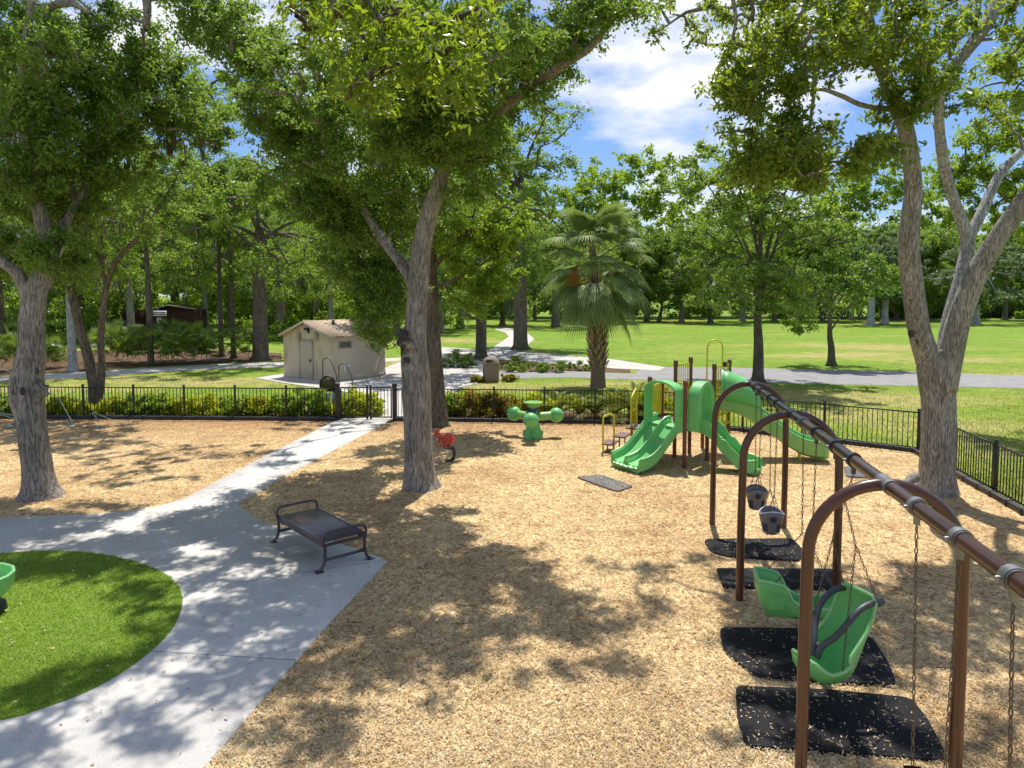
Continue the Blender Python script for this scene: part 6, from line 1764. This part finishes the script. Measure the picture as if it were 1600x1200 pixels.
# ------------------------------------------------------------------ park trees: a few built trees, copied with their own turn and size
def park_tree(name, H, crown_w, cz, ch, trunk_r, leafm, bark, seed, nl=11, n=170, per=150, L=.17, Wd=.085, crad=(.5, .95), fork=None, moss=0, lean=0.0):
    rng = np.random.default_rng(seed)
    t = thing(name, "tree", "tree", (0, 0, 0))
    mb = MB(); fz = fork or (cz - ch * .35)
    p = bark_tube(mb, [(0, 0, -.1, trunk_r * 1.7), (0, 0, .25, trunk_r * 1.2), (lean * .2, 0, fz * .5, trunk_r), (lean * .5, .1, fz, trunk_r * .72), (lean, 0, cz, trunk_r * .36), (lean * 1.2, 0, cz + ch * .3, trunk_r * .2)], seed, 12, .35, .1, .35)
    nodes = [q[:3] for q in p[len(p) // 2:]]
    lobes = []
    for i in range(nl):
        a = i * 2.399 + rng.normal(0, .3); q = rng.uniform(-.8, .62); rr_ = crown_w * math.sqrt(max(.05, 1 - q * q)) * rng.uniform(.5, .78)
        c = np.array([lean + rr_ * math.cos(a), rr_ * math.sin(a), cz + q * ch])
        lobes.append((c, np.array([crown_w * .42, crown_w * .42, ch * .30]) * rng.uniform(.75, 1.2), max(4, n // (nl + 2))))
        s0 = np.array([lean * .5, .1, fz + rng.uniform(-.1, .9) * ch * .6])
        q1 = s0 + (c - s0) * .4 + np.array([0, 0, .12 * ch]); pts = spline([(*s0, trunk_r * .30), (*q1, trunk_r * .22), (*c, trunk_r * .12)], .5)
        mb.tube(pts[:, :3], pts[:, 3], 7, cap=False); nodes += [q2[:3] for q2 in pts[2:]]
    lobes.append((np.array([lean, 0, cz + ch * .55]), np.array([crown_w * .5, crown_w * .5, ch * .42]), n // (nl + 2) * 2))
    cl = clumps_in(lobes, rng, .3)
    twigs(mb, nodes, cl, rng, .02, .035, 4)
    mb.build("trunk", bark, t, 180)
    pcs = [(*leaf_cloud(cl, rng.uniform(crad[0], crad[1], len(cl)), per, L, Wd, rng, .72), leafm)]
    if moss:
        low = cl[cl[:, 2] < np.median(cl[:, 2])]
        pcs.append((*moss_quads(low[rng.choice(len(low), moss)] - np.array([0, 0, .4]), rng, 22, 1.1), M['moss']))
    multi_mesh("crown", pcs, t)
    return t

PROTO = {
    'oak': (park_tree("oak_tree", 14, 5.2, 8.6, 5.0, .34, M['leaf_oak'], M['bark_dark'], 201, moss=14), 14),
    'oak_wide': (park_tree("oak_tree", 13, 6.8, 8.0, 4.2, .40, M['leaf_mid'], M['bark_dark'], 202, nl=14, n=230, moss=14, fork=6.6), 13),
    'airy': (park_tree("oak_tree", 16, 4.6, 10.0, 6.0, .34, M['leaf_mid'], M['bark_dark'], 203, nl=12, n=210, per=150, crad=(.55, .95)), 16),
    'slim': (park_tree("park_tree", 14, 4.4, 9.0, 5.2, .21, M['leaf_mid'], M['bark_dark'], 204, nl=14, n=330, per=115, fork=3.9, crad=(.4, .8)), 14),
    'small': (park_tree("park_tree", 8.5, 3.3, 5.5, 3.3, .2, M['leaf_oak'], M['bark_dark'], 205, nl=8, n=120, per=170, fork=2.2, crad=(.45, .8), lean=-.5), 8.5),
    'bright': (park_tree("oak_tree", 13, 4.8, 7.2, 5.4, .27, M['leaf_bright'], M['bark_center'], 206, nl=11, n=180), 13),
    'grey': (park_tree("oak_tree", 12, 5.6, 7.0, 4.6, .4, M['leaf_grey'], M['bark_pale'], 207, nl=10, n=130, L=.24, Wd=.12, per=190), 12),
    'far': (park_tree("oak_tree", 17, 6.4, 8.6, 7.4, .34, M['leaf_mid'], M['bark_dark'], 208, nl=14, n=180, per=120, L=.36, Wd=.18, crad=(.9, 1.6)), 17),
    'far_dark': (park_tree("oak_tree", 18, 6.0, 9.0, 7.8, .34, M['leaf_oak'], M['bark_dark'], 209, nl=14, n=180, per=120, L=.36, Wd=.18, crad=(.9, 1.6)), 18),
    'pole': (park_tree("pine_tree", 15, 2.8, 10.6, 4.2, .16, M['leaf_mid'], M['bark_dark'], 210, nl=9, n=110, per=150, fork=9, crad=(.5, .9)), 15),
    'pale': (park_tree("park_tree", 13, 3.6, 9.0, 3.8, .2, M['leaf_grey'], M['bark_pale'], 211, nl=7, n=80, per=130, fork=6.5, moss=12), 13),
}
USED = set()
def plant(kind, u, v, H, label, rz=0.0, wide=1.0, group=None, Y=None):
    root, h0 = PROTO[kind]
    p = P(u, v) if Y is None else Vector((W(u, 460, Y).x, Y, 0))
    s = H / h0
    if kind in USED:
        return copy_thing(root, p, rz, (s * wide, s * wide, s), label, group)
    USED.add(kind)
    root.location = p; root.rotation_euler = (0, 0, rz); root.scale = (s * wide, s * wide, s); root["label"] = label
    if group: root["group"] = group
    return root

plant('slim', 1184, 597, 13.2, "tall slim tree with a straight dark trunk in front of the road, behind the slides", 0.4, 1.22)
plant('small', 1299, 571, 8.6, "small dark round-crowned tree on a thin trunk beyond the road", 0.9)
plant('oak_wide', 408, 563, 14.5, "big oak with a thick flared trunk standing by the white path near the hut", 0.3)
plant('oak', 752, 560, 14, "broad-trunked oak rising from the dark bed behind the trash bin", 1.2)
plant('airy', 813, 546, 20.5, "tall airy tree with a rooty trunk at the bend of the winding path", 2.2, 1.15)
plant('oak_wide', 868, 511, 15, "thick-trunked oak on the far lawn beside the winding path", 2.0, 1.1)
plant('pole', 346, 558, 15, "thin brown trunk of a close pair, the one nearer the red shed", 0.2)
plant('pole', 365, 560, 14.5, "thin brown trunk of a close pair, the one nearer the big flared oak", 1.5)
plant('pole', 236, 570, 15, "dark straight trunk standing in front of the red shed beside the white sign", 2.6)
plant('pale', 114, 581, 14, "whitish mottled trunk seen between the swollen oak and the V-forked tree", 0.5)
plant('bright', 518, 530, 13.5, "bright green tree behind the hut roof", 0.9)
plant('bright', 322, 524, 14, "bright green tree between the red shed and the close pair of trunks", 2.9)
plant('oak', 80, 520, 15, "dark oak in the wood behind the whitish trunk", 4.0)
plant('oak_wide', 0, 540, 15, "spreading oak at the picture edge beyond the white path", 4.4)
plant('oak', 165, 530, 15.5, "dark oak in the wood at the shed's low end, behind the palmettos", 5.0)
plant('airy', 620, 525, 17, "tall airy tree beyond the hut, over its far roof end", 0.8)
plant('bright', 690, 520, 13, "bright green tree beyond the plaza, between slim trunk and winding path", 5.2, 1.1)
plant('oak', 662, 584, 13.5, "leafy oak added to shade the plaza, its trunk hidden behind the thick middle oak", 1.9, 1.0)  # tree added to cast shade over the plaza
plant('oak', 440, 525, 15, "dark oak beyond the hut's gable peak", 0.4)
plant('small', 1030, 503, 9, "bushy low tree at the far lawn edge beside the palm", 3.0, 1.4)
plant('grey', 1360, 508, 14.5, "grey-green tree with a thick pale upright trunk on the far lawn", 0.4)
plant('grey', 1382, 506, 13.5, "grey-green tree with a slanting trunk on the far lawn, touching the forked tree's limb", 2.0)
plant('grey', 1524, 507, 12.5, "grey-green spreading tree before the board fence, nearest the forked tree", 3.3, 1.2)
plant('grey', 1620, 506, 13, "grey-green tree before the board fence, cut off by the picture edge", 4.6, 1.2)
plant('far', 1110, 505, 17, "leafy tree in the far line, straight behind the tall slim tree", 0.2)
plant('far_dark', 1010, 502, 17, "dark tree in the far line touching the palm crown", 1.0)
plant('far', 960, 503, 18, "mid green tree in the far line behind the palm crown", 2.1)
plant('far', 1210, 502, 16, "mid green tree in the far line between the slim and the small tree", 3.2)
plant('far_dark', 1285, 502, 16.5, "dark tree in the far line straight behind the small round-crowned tree", 4.4)
plant('bright', 1330, 500, 15, "bright green tree in the far line between the small tree and grey-green pair", 1.1, 1.2)
plant('far', 1440, 500, 18, "mid green tree in the far line seen between the forked tree's limbs", 5.2)
plant('far_dark', 1570, 500, 19, "dark tree in the far line towering above the board fence", 0.7)
plant('far', 900, 500, 17, "mid green tree in the far line between the airy tree and the palm", 4.0)
plant('far_dark', 835, 500, 16, "dark tree in the far line at the end of the winding path", 2.8)
plant('far', 560, 505, 18, "tall tree in the far line behind the hut's ridge", 3.7)
plant('far', 385, 508, 18, "tall tree in the wood behind the two thin trunks", 5.7)
plant('far_dark', 240, 508, 18, "tall dark tree in the wood behind the red shed", 4.9)


for i, (k, u, v, H, lab, w) in enumerate((
    ('bright', 205, 532, 15, "bright green tree over the shed's low end", 1.1), ('far', 130, 525, 16, "leafy tree in the wood straight behind the V-forked tree", 1.0), ('bright', 40, 528, 14.5, "bright green tree behind the swollen oak's fork", 1.1),
    ('oak_wide', 275, 518, 16, "spreading mid green tree rising behind the shed roof peak", 1.0), ('bright', 360, 520, 15, "bright green tree behind the pair of thin brown trunks", 1.1), ('far', 460, 516, 17, "leafy tree behind the gap between flared oak and hut", 1.0),
    ('bright', 585, 522, 14, "bright green tree directly behind the hut's far corner", 1.1), ('far_dark', 505, 512, 18, "dark tall tree behind the hut ridge", 1.0), ('bright', 655, 512, 15, "bright green tree behind the thick middle trunk", 1.1), ('oak', 720, 514, 15, "dark oak behind the slim reddish trunk's leaves", 1.0),
    ('far', 785, 508, 17, "leafy tree at the head of the winding path", 1.0), ('bright', 925, 505, 14.5, "bright green tree in the far line straight behind the palm's trunk", 1.2), ('bright', 1065, 503, 14, "bright green tree in the far line above the slide canopy", 1.2), ('bright', 1160, 502, 14.5, "bright green tree in the far line, next to the tall slim trunk", 1.3),
    ('far', 1250, 501, 18, "tall mid green tree in the far line between slim tree and small round tree", 1.1), ('bright', 1480, 501, 15, "bright green tree in the far line in the fork of the pale tree", 1.2), ('far', 1400, 500, 18, "mid green tree behind the grey-green pair on the far lawn", 1.1), ('far_dark', -60, 520, 18, "dark tree at the edge of the wood, mostly cut off", 1.0))):
    plant(k, u, v, H, lab, 0.7 + 1.9 * i, w)

# the closed wood at the back of the park
def woodland():
    rng = np.random.default_rng(77)
    def band(n, xfun, h0, h1, L, per, r, thick=0.0):
        cs = []
        for _ in range(n):
            x, y = xfun()
            hmax = h1 * (0.72 + 0.5 * noise.noise(Vector((x * 0.06, y * 0.03, 1.7))))
            cs.append((x, y, h0 + (hmax - h0) * rng.uniform() ** .8))
        return leaf_cloud(np.array(cs), rng.uniform(r * .7, r * 1.3, len(cs)), per, L, L * .5, rng, .8)
    for nm, fn, n, h1, lm, lab in (
            ("woodland", lambda: (lambda x: (x, 134 + rng.uniform(0, 12)))(rng.uniform(-60, 190)), 3600, 34, 'leaf_bright', "closed green wood beyond the far lawn"),
            ("woodland", lambda: (lambda x: (x, 98 + rng.uniform(0, 12)))(rng.uniform(-130, -18)), 1500, 22, 'leaf_bright', "closed dark wood beyond the hut and the shed")):
        lv = Leaves(); lv.add(band(n, fn, .3, h1, .75, 85, 1.9)); o = lv.build(nm, M[lm]); tag(o, lab, kind='stuff')
    lv = Leaves(); lv.add(band(900, lambda: (lambda x: (x, 126 + rng.uniform(0, 7)))(rng.uniform(-48, 125)), .2, 7.5, .45, 90, 1.3)); tag(lv.build("undergrowth", M['leaf_mid']), "green undergrowth along the far edge of the lawn", kind='stuff')
    lv = Leaves(); lv.add(band(260, lambda: (lambda x: (x, 61 + rng.uniform(0, 7)))(rng.uniform(-60, -38)), .2, 3.6, .26, 120, .8)); tag(lv.build("undergrowth", M['leaf_mid']), "mid green undergrowth behind the palmettos and thin trunks", kind='stuff')
    lv = Leaves(); lv.add(band(520, lambda: (lambda x: (x, 78 + rng.uniform(0, 12)))(rng.uniform(-85, -6)), .2, 7.0, .38, 110, 1.1)); tag(lv.build("undergrowth", M['leaf_bright']), "bright green undergrowth beneath the trees beyond shed and hut", kind='stuff')
woodland()
